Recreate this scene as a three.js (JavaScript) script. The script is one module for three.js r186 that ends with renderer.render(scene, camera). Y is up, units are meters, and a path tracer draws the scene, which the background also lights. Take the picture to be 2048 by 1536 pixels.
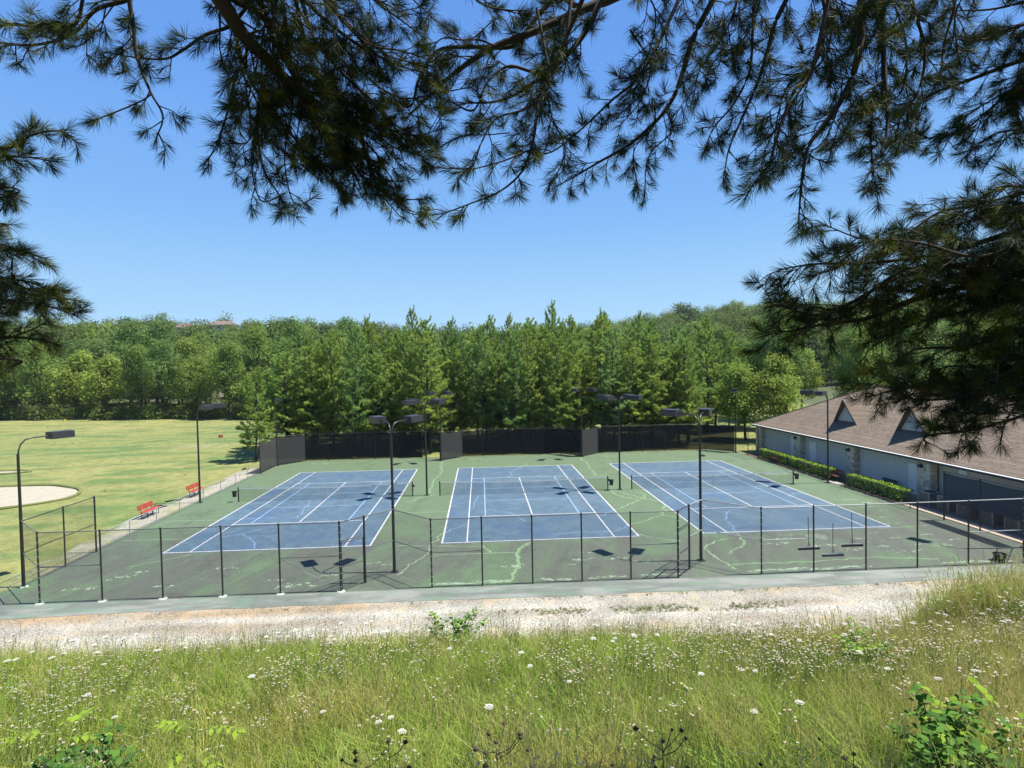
import * as THREE from 'three';

// ---------------------------------------------------------------- camera, sky, sun, exposure
const scene = new THREE.Scene();
const camera = new THREE.PerspectiveCamera(67.52, 4 / 3, 0.1, 2500);
const EYE = new THREE.Vector3(-3.196, 9.605, 43.336);
camera.position.copy(EYE);
camera.rotation.set(-0.0293, -0.0551, -0.0197, 'YXZ');
const renderer = new THREE.WebGLRenderer({ antialias: true });
renderer.setSize(1024, 768);
renderer.toneMapping = THREE.LinearToneMapping;
renderer.toneMappingExposure = 2.1;
renderer.shadowMap.enabled = true;
renderer.shadowMap.type = THREE.PCFSoftShadowMap;
const SUN = new THREE.Vector3(0.506, 1, 0.03).normalize();
{
  const W = 256, Hh = 128, data = new Float32Array(W * Hh * 4);
  const stops = [[-90, 0.081, 0.0891, 0.0648], [-3, 0.1458, 0.1701, 0.162], [0, 0.2511, 0.3767, 0.4779], [6, 0.1903, 0.324, 0.4698], [14, 0.1134, 0.2414, 0.4536], [26, 0.0745, 0.1798, 0.4212], [45, 0.0486, 0.1231, 0.3321], [90, 0.0356, 0.0907, 0.2592]];
  for (let j = 0; j < Hh; j++) {
    const el = -90 + 180 * (j + 0.5) / Hh;
    let k = 0; while (k < stops.length - 2 && el > stops[k + 1][0]) k++;
    const a = stops[k], b = stops[k + 1], t = Math.min(1, Math.max(0, (el - a[0]) / (b[0] - a[0])));
    for (let i = 0; i < W; i++) { const o = (j * W + i) * 4; for (let c = 0; c < 3; c++) data[o + c] = a[c + 1] + (b[c + 1] - a[c + 1]) * t; data[o + 3] = 1; }
  }
  const sky = new THREE.DataTexture(data, W, Hh, THREE.RGBAFormat, THREE.FloatType);
  sky.mapping = THREE.EquirectangularReflectionMapping; sky.magFilter = THREE.LinearFilter; sky.minFilter = THREE.LinearFilter; sky.needsUpdate = true;
  scene.background = sky; scene.environment = sky;
}
const sun = new THREE.DirectionalLight(new THREE.Color().setRGB(1, 0.95, 0.86), 5.0);
sun.position.copy(SUN).multiplyScalar(150); sun.target.position.set(0, 0, 0);
sun.castShadow = true; sun.shadow.mapSize.set(4096, 4096);
Object.assign(sun.shadow.camera, { left: -70, right: 70, top: 70, bottom: -70, near: 1, far: 400 });
scene.add(sun, sun.target);

// ---------------------------------------------------------------- helpers
function mulberry(a) { return function () { a |= 0; a = a + 0x6D2B79F5 | 0; let t = Math.imul(a ^ a >>> 15, 1 | a); t = t + Math.imul(t ^ t >>> 7, 61 | t) ^ t; return ((t ^ t >>> 14) >>> 0) / 4294967296; }; }
const R0 = mulberry(20240611);
const ur = (r, a, b) => a + (b - a) * r();
const V = (x, y, z) => new THREE.Vector3(x, y, z);
const clamp = (x, a = 0, b = 1) => Math.min(b, Math.max(a, x));
const mix = (a, b, t) => a + (b - a) * t;
const smooth = (a, b, x) => { const t = clamp((x - a) / (b - a)); return t * t * (3 - 2 * t); };
const PERM = new Uint8Array(512); { const r = mulberry(77); const p = [...Array(256).keys()]; for (let i = 255; i > 0; i--) { const j = Math.floor(r() * (i + 1)); [p[i], p[j]] = [p[j], p[i]]; } for (let i = 0; i < 512; i++) PERM[i] = p[i & 255]; }
function vnoise(x, y) {
  const xi = Math.floor(x), yi = Math.floor(y), xf = x - xi, yf = y - yi, u = xf * xf * (3 - 2 * xf), v = yf * yf * (3 - 2 * yf);
  const a = PERM[(xi & 255) + PERM[yi & 255]], b = PERM[((xi + 1) & 255) + PERM[yi & 255]], c = PERM[(xi & 255) + PERM[(yi + 1) & 255]], d = PERM[((xi + 1) & 255) + PERM[(yi + 1) & 255]];
  return (mix(mix(a, b, u), mix(c, d, u), v)) / 255;
}
function fbm(x, y, o = 4) { let s = 0, a = 0.5, n = 0; for (let i = 0; i < o; i++) { s += a * vnoise(x, y); n += a; a *= 0.5; x = x * 2.03 + 17.1; y = y * 2.03 + 9.7; } return s / n; }
const srgb = c => { c = clamp(c); return Math.round(255 * (c <= 0.0031308 ? 12.92 * c : 1.055 * Math.pow(c, 1 / 2.4) - 0.055)); };
function tex(w, h, fn, { color = true, repeat } = {}) {   // fn(i, j) -> [r, g, b] linear, or a number
  const d = new Uint8Array(w * h * 4);
  for (let j = 0; j < h; j++) for (let i = 0; i < w; i++) {
    const v = fn(i, j), o = (j * w + i) * 4;
    if (color) { d[o] = srgb(v[0]); d[o + 1] = srgb(v[1]); d[o + 2] = srgb(v[2]); } else d[o] = d[o + 1] = d[o + 2] = Math.round(255 * clamp(v));
    d[o + 3] = 255;
  }
  const t = new THREE.DataTexture(d, w, h); t.magFilter = THREE.LinearFilter; t.minFilter = THREE.LinearMipmapLinearFilter; t.generateMipmaps = true;
  t.wrapS = t.wrapT = THREE.RepeatWrapping; if (color) t.colorSpace = THREE.SRGBColorSpace; if (repeat) t.repeat.set(...repeat); t.needsUpdate = true; return t;
}
// tileable noise of period n cells over the unit square
function tnoise(u, v, n) {
  const x = u * n, y = v * n, xi = Math.floor(x), yi = Math.floor(y), xf = x - xi, yf = y - yi, a = xf * xf * (3 - 2 * xf), b = yf * yf * (3 - 2 * yf);
  const h = (p, q) => PERM[((p % n + n) % n & 255) + PERM[((q % n + n) % n) & 255]] / 255;
  return mix(mix(h(xi, yi), h(xi + 1, yi), a), mix(h(xi, yi + 1), h(xi + 1, yi + 1), a), b);
}
const tfbm = (u, v, n, o = 4) => { let s = 0, a = 0.5, w = 0; for (let i = 0; i < o; i++) { s += a * tnoise(u, v, n); w += a; a *= 0.55; n *= 2; } return s / w; };

class MB {   // a mesh builder: boxes, bars, tubes and loose faces joined into one geometry
  constructor(colored = false) { this.p = []; this.i = []; this.u = []; this.c = colored ? [] : null; this.col = [1, 1, 1]; }
  v(x, y, z, u = 0, w = 0) { this.p.push(x, y, z); this.u.push(u, w); if (this.c) this.c.push(...this.col); return this.p.length / 3 - 1; }
  quad(a, b, c, d, uw, uh) {
    const e = uw ?? Math.hypot(b[0] - a[0], b[1] - a[1], b[2] - a[2]), f = uh ?? Math.hypot(d[0] - a[0], d[1] - a[1], d[2] - a[2]);
    const k = this.v(...a, 0, 0); this.v(...b, e, 0); this.v(...c, e, f); this.v(...d, 0, f); this.i.push(k, k + 1, k + 2, k, k + 2, k + 3); return this;
  }
  tri(a, b, c) { const k = this.v(...a, 0, 0); this.v(...b, 1, 0); this.v(...c, 0.5, 1); this.i.push(k, k + 1, k + 2); return this; }
  box(x0, x1, y0, y1, z0, z1) {
    this.quad([x0, y0, z1], [x1, y0, z1], [x1, y1, z1], [x0, y1, z1]); this.quad([x1, y0, z0], [x0, y0, z0], [x0, y1, z0], [x1, y1, z0]);
    this.quad([x1, y0, z1], [x1, y0, z0], [x1, y1, z0], [x1, y1, z1]); this.quad([x0, y0, z0], [x0, y0, z1], [x0, y1, z1], [x0, y1, z0]);
    this.quad([x0, y1, z1], [x1, y1, z1], [x1, y1, z0], [x0, y1, z0]); this.quad([x0, y0, z0], [x1, y0, z0], [x1, y0, z1], [x0, y0, z1]); return this;
  }
  obox(c, ax, ay, az) {   // oriented box: centre and three half-axes (THREE.Vector3)
    const P = (a, b, d) => { const q = c.clone().addScaledVector(ax, a).addScaledVector(ay, b).addScaledVector(az, d); return [q.x, q.y, q.z]; };
    for (const [A, B, Cc, D] of [[[-1, -1, 1], [1, -1, 1], [1, 1, 1], [-1, 1, 1]], [[1, -1, -1], [-1, -1, -1], [-1, 1, -1], [1, 1, -1]], [[1, -1, 1], [1, -1, -1], [1, 1, -1], [1, 1, 1]], [[-1, -1, -1], [-1, -1, 1], [-1, 1, 1], [-1, 1, -1]], [[-1, 1, 1], [1, 1, 1], [1, 1, -1], [-1, 1, -1]], [[-1, -1, -1], [1, -1, -1], [1, -1, 1], [-1, -1, 1]]]) this.quad(P(...A), P(...B), P(...Cc), P(...D));
    return this;
  }
  tube(pts, rad, n = 6, caps = true) {
    const m = pts.length, T = V(), A = V(), B = V(), up = V(0, 1, 0); let prev = -1;
    for (let k = 0; k < m; k++) {
      T.subVectors(pts[Math.min(m - 1, k + 1)], pts[Math.max(0, k - 1)]).normalize();
      up.set(0, 1, 0); if (Math.abs(T.y) > 0.9) up.set(1, 0, 0.1);
      A.crossVectors(up, T).normalize(); B.crossVectors(T, A);
      const r = Array.isArray(rad) ? rad[k] : rad, s = this.p.length / 3;
      for (let q = 0; q < n; q++) { const a = q / n * Math.PI * 2, c = Math.cos(a) * r, d = Math.sin(a) * r; this.v(pts[k].x + A.x * c + B.x * d, pts[k].y + A.y * c + B.y * d, pts[k].z + A.z * c + B.z * d, q / n, k / m); }
      if (prev >= 0) for (let q = 0; q < n; q++) { const q2 = (q + 1) % n; this.i.push(prev + q, prev + q2, s + q2, prev + q, s + q2, s + q); }
      prev = s;
    }
    if (caps) { const z = this.v(...pts[m - 1].toArray()); for (let q = 0; q < n; q++) this.i.push(prev + q, prev + (q + 1) % n, z); }
    return this;
  }
  bar(a, b, r, n = 8, r2) { return this.tube([V(...a), V(...b)], [r, r2 ?? r], n); }
  geo() {
    const g = new THREE.BufferGeometry(); g.setAttribute('position', new THREE.Float32BufferAttribute(this.p, 3)); g.setAttribute('uv', new THREE.Float32BufferAttribute(this.u, 2));
    if (this.c) g.setAttribute('color', new THREE.Float32BufferAttribute(this.c, 3)); g.setIndex(this.i); g.computeVertexNormals(); return g;
  }
}
const taken = {};
function numbered(name) { const n = taken[name] = (taken[name] ?? -1) + 1; return n ? `${name}_${String(n).padStart(3, '0')}` : name; }
function meshOf(g, m) { const o = new THREE.Mesh(g instanceof MB ? g.geo() : g, m); o.castShadow = o.receiveShadow = true; return o; }
function tag(o, label, category, group) { o.userData = { label, category }; if (group) o.userData.group = group; return o; }
function thing(name, label, category, [x, y, z] = [0, 0, 0], turn = 0, group) { const o = new THREE.Group(); o.name = numbered(name); o.position.set(x, y, z); o.rotation.y = turn; scene.add(o); return tag(o, label, category, group); }
function part(parent, name, g, m, label) { const o = meshOf(g, m); o.name = name; if (label) o.userData.label = label; parent.add(o); return o; }
function struct(name, g, m, label) { const o = g ? meshOf(g, m) : new THREE.Group(); o.name = name; o.userData = { kind: 'structure', label, category: name.split('_').pop() }; scene.add(o); return o; }
function stuff(o, name, label, category) { o.name = name; o.castShadow = o.receiveShadow = true; o.userData = { kind: 'stuff', label, category }; scene.add(o); return o; }
function copies(geometry, material, mats, cols) {
  const m = new THREE.InstancedMesh(geometry, material, mats.length); m.castShadow = m.receiveShadow = true;
  mats.forEach((x, k) => m.setMatrixAt(k, x)); if (cols) cols.forEach((c, k) => m.setColorAt(k, c)); return m;
}
const mat = (r, g, b, o = {}) => new THREE.MeshStandardMaterial({ color: new THREE.Color().setRGB(r, g, b), roughness: 0.8, ...o });
const leafMat = (r, g, b, o = {}) => new THREE.MeshPhysicalMaterial({ color: new THREE.Color().setRGB(r, g, b), roughness: 0.9, transmission: 0.35, thickness: 0, side: THREE.DoubleSide, specularIntensity: 0.12, ...o });
function placed(p, q, s) { return new THREE.Matrix4().compose(p, q, s); }
const qEuler = (x, y, z) => new THREE.Quaternion().setFromEuler(new THREE.Euler(x, y, z, 'YXZ'));

// ---------------------------------------------------------------- terrain
const PROF = [[-60, 26], [-20, 13.5], [-5, 9.35], [0, 7.95], [4, 6.68], [7, 5.88], [8.3, 5.43], [10, 4.42], [13, 2.55], [16, 0.95], [18, 0.12], [19, -0.02], [21, -0.02]];
function slopeY(d) { if (d >= 19) return -0.02; let k = 0; while (k < PROF.length - 2 && d > PROF[k + 1][0]) k++; const a = PROF[k], b = PROF[k + 1], p = PROF[Math.max(0, k - 1)], n = PROF[Math.min(PROF.length - 1, k + 2)];
  const t = clamp((d - a[0]) / (b[0] - a[0])), w = b[0] - a[0], m0 = (b[1] - p[1]) / (b[0] - p[0] || 1) * w, m1 = (n[1] - a[1]) / (n[0] - a[0] || 1) * w, t2 = t * t, t3 = t2 * t;
  return (2 * t3 - 3 * t2 + 1) * a[1] + (t3 - 2 * t2 + t) * m0 + (-2 * t3 + 3 * t2) * b[1] + (t3 - t2) * m1; }
function groundY(x, z) {
  const d = 43.34 - z; let y = slopeY(d);
  if (d < 19) {
    y += (fbm(x * 0.35 + 40, z * 0.35, 3) - 0.5) * 0.22 * smooth(19, 14, d);
    y += 0.95 * Math.exp(-(((x - 6.9) / 2.0) ** 4) - (((z - 33.1) / 1.1) ** 2)) - 0.24 * smooth(-3, 1.5, x) * smooth(4, 8, d) * smooth(18, 12, d);       // grassy hump at the top of the bank
  }
  const out = Math.max(smooth(-27, -45, x), smooth(-21, -40, z), smooth(45, 70, x) * smooth(10, -10, z));
  y += out * ((fbm(x * 0.03 + 5, z * 0.03 + 3, 3) - 0.5) * 1.1 + (fbm(x * 0.11, z * 0.11 + 8, 2) - 0.5) * 0.28);
  const far = smooth(-100, -360, z);
  y += far * (mix(22.5, 11, smooth(-150, 20, x)) * (0.85 + 0.3 * fbm(x * 0.006 + 3, z * 0.006, 2)));
  y += 15 * Math.exp(-(((x - 165) / 95) ** 2) - (((z + 440) / 120) ** 2));
  y += 14 * smooth(70, 260, x) * smooth(40, -120, z);
  return y;
}
function gridLine(a, b, c, d, fine, coarse) { const o = []; for (let x = a; x < b; x += coarse) o.push(x); for (let x = b; x < c; x += fine) o.push(x); for (let x = c; x <= d; x += coarse) o.push(x); return o; }
const grassGrain = tex(1024, 1024, (i, j) => { const u = i / 1024, v = j / 1024, n = tfbm(u, v, 24, 5), f = tnoise(u, v, 400), g = tnoise(v, u, 180); const k = 0.55 + 0.75 * (n - 0.5) + 0.5 * (f - 0.5) + 0.35 * (g - 0.5) + 0.45; return [k * 0.555, k * 0.545, k * 0.52]; }, { repeat: [1 / 14, 1 / 14] });
const grassBump = tex(512, 512, (i, j) => tfbm(i / 512, j / 512, 60, 3), { color: false, repeat: [1 / 5, 1 / 5] });
{
  const xs = gridLine(-620, -130, 60, 640, 1.25, 14), zs = gridLine(-760, -105, 52, 130, 1.25, 14);
  const g = new MB(true);
  for (const z of zs) for (const x of xs) {
    const n = fbm(x * 0.05, z * 0.11, 4), n2 = fbm(x * 0.16 + 9, z * 0.62 + 4, 4), n3 = fbm(x * 0.016 + 31, z * 0.03 + 12, 3);
    // a mown fairway: straw-coloured and green patches
    let c = [mix(0.27, 0.40, n), mix(0.31, 0.375, n), mix(0.080, 0.13, n)];
    const dark = smooth(0.52, 0.60, n2) * 0.75 + smooth(0.5, 0.7, n3) * 0.25; c = [mix(c[0], 0.15, dark), mix(c[1], 0.24, dark), mix(c[2], 0.06, dark)];
    if (z > 22) { const k = smooth(22, 26, z); c = [mix(c[0], 0.20, k), mix(c[1], 0.19, k), mix(c[2], 0.075, k)]; }
    if (z < -100 || x > 60) c = [0.09, 0.12, 0.04];
    const bare = Math.exp(-(((x + 39.5) / 3.2) ** 2) - (((z + 33) / 2.6) ** 2)); c = c.map((q, k) => mix(q, [0.42, 0.38, 0.22][k], bare * 0.7 * n2 * 1.6));
    g.col = c; g.v(x, groundY(x, z), z, x, z);
  }
  const w = xs.length; for (let j = 0; j < zs.length - 1; j++) for (let i = 0; i < w - 1; i++) { const a = j * w + i; g.i.push(a, a + w, a + 1, a + 1, a + w, a + w + 1); }
  struct('ground', g, new THREE.MeshStandardMaterial({ vertexColors: true, map: grassGrain, bumpMap: grassBump, bumpScale: 0.03, roughness: 0.95 }), 'grassy ground of the fairway and the bank');
}
console.log('terrain');

// ---------------------------------------------------------------- paved slab with cracks, courts, lines
const CR = {"g":[[[-7.31,-15.93],[-7.1,-11.88],[-7.05,-8.36],[-7.41,-5.32],[-7.33,-1.93],[-7.37,-0.12]],[[-0.66,12.2],[-1.26,12.74],[-1.64,14.38],[-1.63,15.66],[-1.99,17.66],[-2.77,17.98]],[[-3.19,12.51],[-2.85,13.84]],[[-5.66,9.96],[-6.0,11.87],[-6.12,13.59],[-6.8,15.32],[-7.3,16.43]],[[6.56,0.12],[6.9,1.93],[7.83,3.16],[8.46,2.71],[8.83,1.64],[8.39,0.69]],[[7.83,3.16],[6.67,4.79],[5.48,5.81]],[[7.25,0.53],[8.26,2.95],[9.48,4.18]],[[9.25,4.9],[8.23,7.51],[6.81,8.76],[5.53,9.56]],[[8.23,7.51],[9.11,8.26]],[[5.56,11.35],[6.03,12.07],[7.42,13.02]],[[7.19,-16.12],[7.04,-12.38],[6.78,-6.13],[7.86,-5.57]],[[-7.37,-0.12],[-7.96,0.37],[-8.68,1.63]],[[-7.37,-0.12],[-6.48,-0.29]],[[11.05,12.45],[10.59,13.65],[9.28,15.33]],[[8.13,14.23],[9.2,13.18],[10.3,12.84]],[[8.13,14.23],[8.34,15.87],[8.38,17.33]],[[8.55,16.76],[11.6,16.87],[16.02,16.63],[18.69,17.19]]],"b":[[[-0.9,-6.57],[-0.55,-8.99],[0.22,-11.11],[1.39,-13.36]],[[-5.56,9.97],[-5.21,9.13],[-4.21,8.13]],[[-3.96,4.06],[-3.62,0.42]],[[-2.79,4.69],[-1.45,5.56],[-0.69,7.59],[-0.51,8.01]],[[5.53,9.56],[4.77,10.56],[4.2,10.84],[2.26,10.59],[0.72,10.92]],[[4.23,7.41],[4.89,6.41],[5.48,5.81]],[[-18.48,9.06],[-17.46,8.67],[-16.36,9.99],[-15.54,11.64]],[[-17.54,8.49],[-16.2,7.18]],[[-16.0,0.34],[-15.56,3.44],[-15.41,5.04],[-18.1,4.9],[-20.56,4.79]],[[14.29,6.22],[12.41,7.33],[11.53,10.06],[11.05,12.45]],[[18.83,3.54],[20.13,2.59],[20.38,3.48]]],"l":[[[-9.08,4.77],[-5.55,4.78]],[[-7.94,11.94],[-3.19,12.66]],[[-5.76,13.77],[-1.7,13.83]],[[-23.88,4.91],[-20.35,5.03]],[[-23.99,9.06],[-20.47,9.16]],[[-22.97,-0.1],[-20.73,-0.05]],[[-20.88,13.86],[-18.64,12.14]],[[19.38,11.97],[22.35,11.82]]],"lb":[[[-17.72,2.18],[-12.68,2.37]],[[-16.22,0.84],[-17.67,6.6]],[[-2.99,-6.13],[-3.06,6.44]],[[3.05,-6.33],[3.13,6.17]],[[-3.37,1.57],[1.81,2.31]],[[11.27,1.59],[17.33,2.01]],[[12.19,8.58],[15.97,9.07]]]};
const SX0 = -25.6, SZ0 = -20.5, SW = 51.2, SD = 41, TW = 2048, TH = 1640, PX = TW / SW;
const slabTex = (() => {
  const crack = new Float32Array(TW * TH), peel = new Float32Array(TW * TH), r = mulberry(5);
  const dab = (m, x, z, rad, v) => { const cx = (x - SX0) * PX, cz = (z - SZ0) * PX, R = rad * PX; for (let j = Math.floor(cz - R); j <= cz + R; j++) for (let i = Math.floor(cx - R); i <= cx + R; i++) if (i >= 0 && j >= 0 && i < TW && j < TH) { const q = Math.hypot(i - cx, j - cz); if (q <= R) m[j * TW + i] = Math.max(m[j * TW + i], v * clamp((R - q) * 1.2 + 0.3)); } };
  const stroke = (pts, w, v, rough) => { for (let k = 0; k < pts.length - 1; k++) { const [a, b] = pts[k], [c, d] = pts[k + 1], L = Math.hypot(c - a, d - b), n = Math.ceil(L / 0.03); for (let q = 0; q <= n; q++) { const t = q / n, x = mix(a, c, t), z = mix(b, d, t), o = rough * (fbm(x * 1.7 + 3, z * 1.7, 3) - 0.5); dab(crack, x + o, z + o * 0.7, w * (0.55 + 0.9 * vnoise(x * 6, z * 6)), v); } } };
  for (const p of CR.g) stroke(p, 0.055, 0.9, 0.5); for (const p of CR.b) stroke(p, 0.045, 0.8, 0.5); stroke(CR.g[1], 0.09, 0.9, 0.5);
  for (const p of CR.l) stroke(p, 0.05, 0.8, 0.04); for (const p of CR.lb) stroke(p, 0.03, 0.5, 0.03);
  for (let k = 0; k < 46; k++) { const x = ur(r, -23, 23), z = ur(r, -16, 16), a = ur(r, 0, 6.28), L = ur(r, 0.5, 2); stroke([[x, z], [x + Math.cos(a) * L, z + Math.sin(a) * L]], 0.02, ur(r, 0.2, 0.5), 0.6); }
  // flakes of fresher paint near the front fence
  const flake = (x, z, s) => { for (let q = 0; q < 14; q++) dab(peel, x + ur(r, -1, 1) * s * 1.7, z + ur(r, -1, 1) * s * 0.42, ur(r, 0.03, 0.11) * (0.6 + s), 1); };
  for (let x = -5.3; x < 22; x += 0.16) if (vnoise(x * 0.8, 4) > 0.33 && !(x > 5.6 && x < 9.2)) flake(x, 17.75 + 0.3 * (vnoise(x * 1.3, 1) - 0.5), 0.17);
  for (const [x, z, s] of [[1.6, 15.3, 0.3], [2.9, 15.35, 0.42], [3.6, 15.3, 0.25], [1.9, 14.2, 0.12], [2.3, 14.3, 0.1], [0.9, 15.9, 0.18], [4.4, 15.9, 0.3], [-2.1, 15.9, 0.34], [-1.6, 15.8, 0.2], [-21.4, 16.6, 0.45], [-20.3, 15.2, 0.35], [-19.9, 14.7, 0.25], [-21, 15.6, 0.2], [-17.8, 16.8, 0.3], [-15.8, 14.6, 0.3], [-12.9, 16.6, 0.3], [-11.6, 17.2, 0.55], [-12, 17.4, 0.4], [-10.6, 16.2, 0.3], [-8.6, 14.7, 0.3], [-8.2, 15, 0.25], [-8.6, 15.8, 0.25], [13.2, 13.2, 0.3], [14.6, 14.6, 0.4], [15.5, 15.4, 0.35], [17.2, 13.6, 0.25], [17.5, 14.3, 0.35], [17.2, 15, 0.3], [18, 15.9, 0.6], [19, 13.8, 0.2], [19.6, 14.9, 0.4], [20.3, 15.2, 0.3], [18.3, 12.8, 0.2], [21, 13.4, 0.2], [21.6, 14.4, 0.25], [20.6, 11.2, 0.3], [21.4, 9.7, 0.25], [22.4, 8.2, 0.2], [21.9, 7.2, 0.25], [22.6, 6.2, 0.2], [22.2, 5.2, 0.3], [12.4, 14, 0.5], [13.8, 12.6, 0.4], [-4, -17, 0.4], [11, -16.5, 0.7], [13, -17, 0.6], [9.6, -16.9, 0.4], [-20, -17, 0.5]]) flake(x, z, s);
  const quadPatch = (x0, x1, z0, z1, sh) => { for (let j = Math.floor((z0 - SZ0) * PX); j < (z1 - SZ0) * PX; j++) for (let i = Math.floor((x0 - SX0 + sh * (j / PX + SZ0 - z0)) * PX); i < (x1 - SX0 + sh * (j / PX + SZ0 - z0)) * PX; i++) peel[j * TW + i] = Math.max(peel[j * TW + i], 0.55); };
  quadPatch(14.6, 15.7, 12.7, 13.6, -0.4); quadPatch(20.9, 23.2, -5.2, -3.9, 0);
  const map = tex(TW, TH, (i, j) => {
    const x = SX0 + (i + 0.5) / PX, z = SZ0 + (j + 0.5) / PX, k = j * TW + i;
    const n = fbm(x * 0.35, z * 0.35, 4), f = fbm(x * 2.3 + 8, z * 2.3, 4), gr = R0();
    const streak = fbm((x + z * 0.35) * 2.2, (z - x * 0.35) * 0.12 + 7, 3), st2 = fbm((x - z * 0.5) * 3.1 + 50, z * 0.1, 2);
    let c; const cx = [-14.884, 0, 14.724].find(q => Math.abs(x - q) < 5.54 && Math.abs(z) < 11.94);
    if (cx !== undefined) {
      const w = smooth(0.4, 0.75, f) * 0.55 + smooth(0.45, 0.7, n) * 0.5, b = smooth(0.6, 0.72, fbm(x * 0.5 + 90, z * 0.9, 3));
      c = [mix(0.058, 0.078, w), mix(0.106, 0.130, w), mix(0.152, 0.170, w)]; c = [mix(c[0], 0.038, b * 0.4), mix(c[1], 0.084, b * 0.4), mix(c[2], 0.175, b * 0.4)];
      c = c.map((q, m) => mix(q, [0.16, 0.27, 0.46][m], crack[k] * 0.8));
    } else if (z > 18.3) {
      const w = smooth(0.35, 0.7, fbm(x * 0.6 + 3, z * 2.2, 4)); c = [mix(0.12, 0.20, w), mix(0.140, 0.21, w), mix(0.118, 0.19, w)];
      const gn = smooth(0.55, 0.7, fbm(x * 0.9 + 60, z * 3, 3)) * 0.5; c = [mix(c[0], 0.11, gn), mix(c[1], 0.19, gn), mix(c[2], 0.12, gn)];
    } else {
      // green paint worn to dark asphalt in streaks, most of it towards the front fence
      const worn = clamp(smooth(0.30, 0.62, n + 0.10 * smooth(8, 14, z)) * 0.75 * smooth(2, 13, z + 5 * (f - 0.5)) + smooth(0.5, 0.72, f) * 0.35 + (streak - 0.5) * (0.5 + 0.7 * smooth(8, 13, z)) + (st2 - 0.5) * 0.4);
      c = [mix(0.092, 0.080, worn), mix(0.145, 0.090, worn), mix(0.074, 0.070, worn)];
      c = c.map((q, m) => mix(q, [0.19, 0.32, 0.155][m], Math.max(crack[k] * 0.8, 0)));
      const pl = peel[k] * smooth(0.36, 0.52, fbm(x * 5, z * 9, 3)); c = c.map((q, m) => mix(q, [0.22, 0.30, 0.21][m], pl));
    }
    const ring = Math.exp(-(((fbm(x * 0.55 + 120, z * 0.55 + 33, 4) - 0.52) / 0.012) ** 2)) * 0.10 + 0.14 * smooth(0.60, 0.63, fbm(x * 1.4 + 200, z * 0.9, 4)) * smooth(0.5, 0.6, n), g = (0.80 + 0.20 * f + 0.12 * (gr - 0.5)) * (1 - ring); return [c[0] * g, c[1] * g, c[2] * g];
  });
  map.wrapS = map.wrapT = THREE.ClampToEdgeWrapping; return map;
})();
const paveBump = tex(512, 512, (i, j) => 0.5 * tnoise(i / 512, j / 512, 256) + 0.5 * tfbm(i / 512, j / 512, 40, 3), { color: false, repeat: [SW / 2, SD / 2] });
const M = {};
M.slab = new THREE.MeshStandardMaterial({ map: slabTex, bumpMap: paveBump, bumpScale: 0.004, roughness: 0.75 });
function slabSheet(poly, y) {   // a flat polygon with uv laid over the slab's texture
  const sh = new THREE.Shape(poly.map(([x, z]) => new THREE.Vector2(x, -z))), g = new THREE.ShapeGeometry(sh); g.rotateX(-Math.PI / 2); g.translate(0, y, 0);
  const p = g.attributes.position, u = new Float32Array(p.count * 2); for (let k = 0; k < p.count; k++) { u[2 * k] = (p.getX(k) - SX0) / SW; u[2 * k + 1] = (p.getZ(k) - SZ0) / SD; }
  g.setAttribute('uv', new THREE.BufferAttribute(u, 2)); return g;
}
{
  const edge = []; for (let x = 25.4; x >= -25.5; x -= 0.4) edge.push([x, 19.75 + 0.16 * Math.sin(x * 0.12) + 0.22 * (fbm(x * 0.7, 3, 3) - 0.5) - 0.012 * Math.max(0, x)]);
  struct('court_pavement', slabSheet([[-24.55, -19.2], [24.55, -19.2], [24.55, 17.6], [25.4, 17.6], ...edge, [-25.5, 18.3], [-24.55, 16.2]], 0), M.slab, 'worn green painted asphalt around the three tennis courts');
}
M.line = new THREE.MeshStandardMaterial({ map: tex(512, 512, (i, j) => { const n = tfbm(i / 512, j / 512, 16, 4), f = tnoise(i / 512, j / 512, 200); const k = 0.50 - 0.20 * smooth(0.5, 0.75, n) - 0.12 * f; return [k, k, k * 1.01]; }, { repeat: [1, 1] }), roughness: 0.7 });
M.paleLine = mat(0.20, 0.33, 0.52, { roughness: 0.8 });
const COURTS = [[-14.884, -0.03, 'left'], [0, 0, 'middle'], [14.724, -0.09, 'right']];
const TELL = ['beside the fairway and its red benches', 'between the other two', 'beside the long brown-roofed building'];
COURTS.forEach(([cx, cz], k) => {
  const W = 5.485, L = 11.885, S = 4.115, w = 0.05, o = struct(`tennis_court${k ? '_00' + k : ''}`, slabSheet([[cx - W, cz - L], [cx + W, cz - L], [cx + W, cz + L], [cx - W, cz + L]], 0.004), M.slab, `blue tennis court ${TELL[k]}`);
  o.userData.category = 'tennis court';
  const strip = (x0, x1, z0, z1, m, y) => part(o, m === M.line ? 'white_line' : 'pale_blue_line', new MB().quad([cx + x0, y, cz + z1], [cx + x1, y, cz + z1], [cx + x1, y, cz + z0], [cx + x0, y, cz + z0]), m);
  const H = 0.0085; for (const s of [-1, 1]) {
    strip(s * W - w, s * W + w, -L, L, M.line, H); strip(s * S - 0.04, s * S + 0.04, -L + w, L - w, M.line, H);
    strip(-W + w, W - w, s > 0 ? L - 2 * w : -L, s > 0 ? L : -L + 2 * w, M.line, H + 0.002); strip(-S + 0.04, S - 0.04, s * 6.4 - 0.04, s * 6.4 + 0.04, M.line, H);
    strip(s * 3.05 - 0.028, s * 3.05 + 0.028, -6.3, 6.3, M.paleLine, H - 0.002); strip(-3.0, 3.0, s * 2.13 - 0.028, s * 2.13 + 0.028, M.paleLine, H - 0.001);
  }
  strip(-0.04, 0.04, -6.36, 6.36, M.line, H + 0.0035);
});
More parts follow.
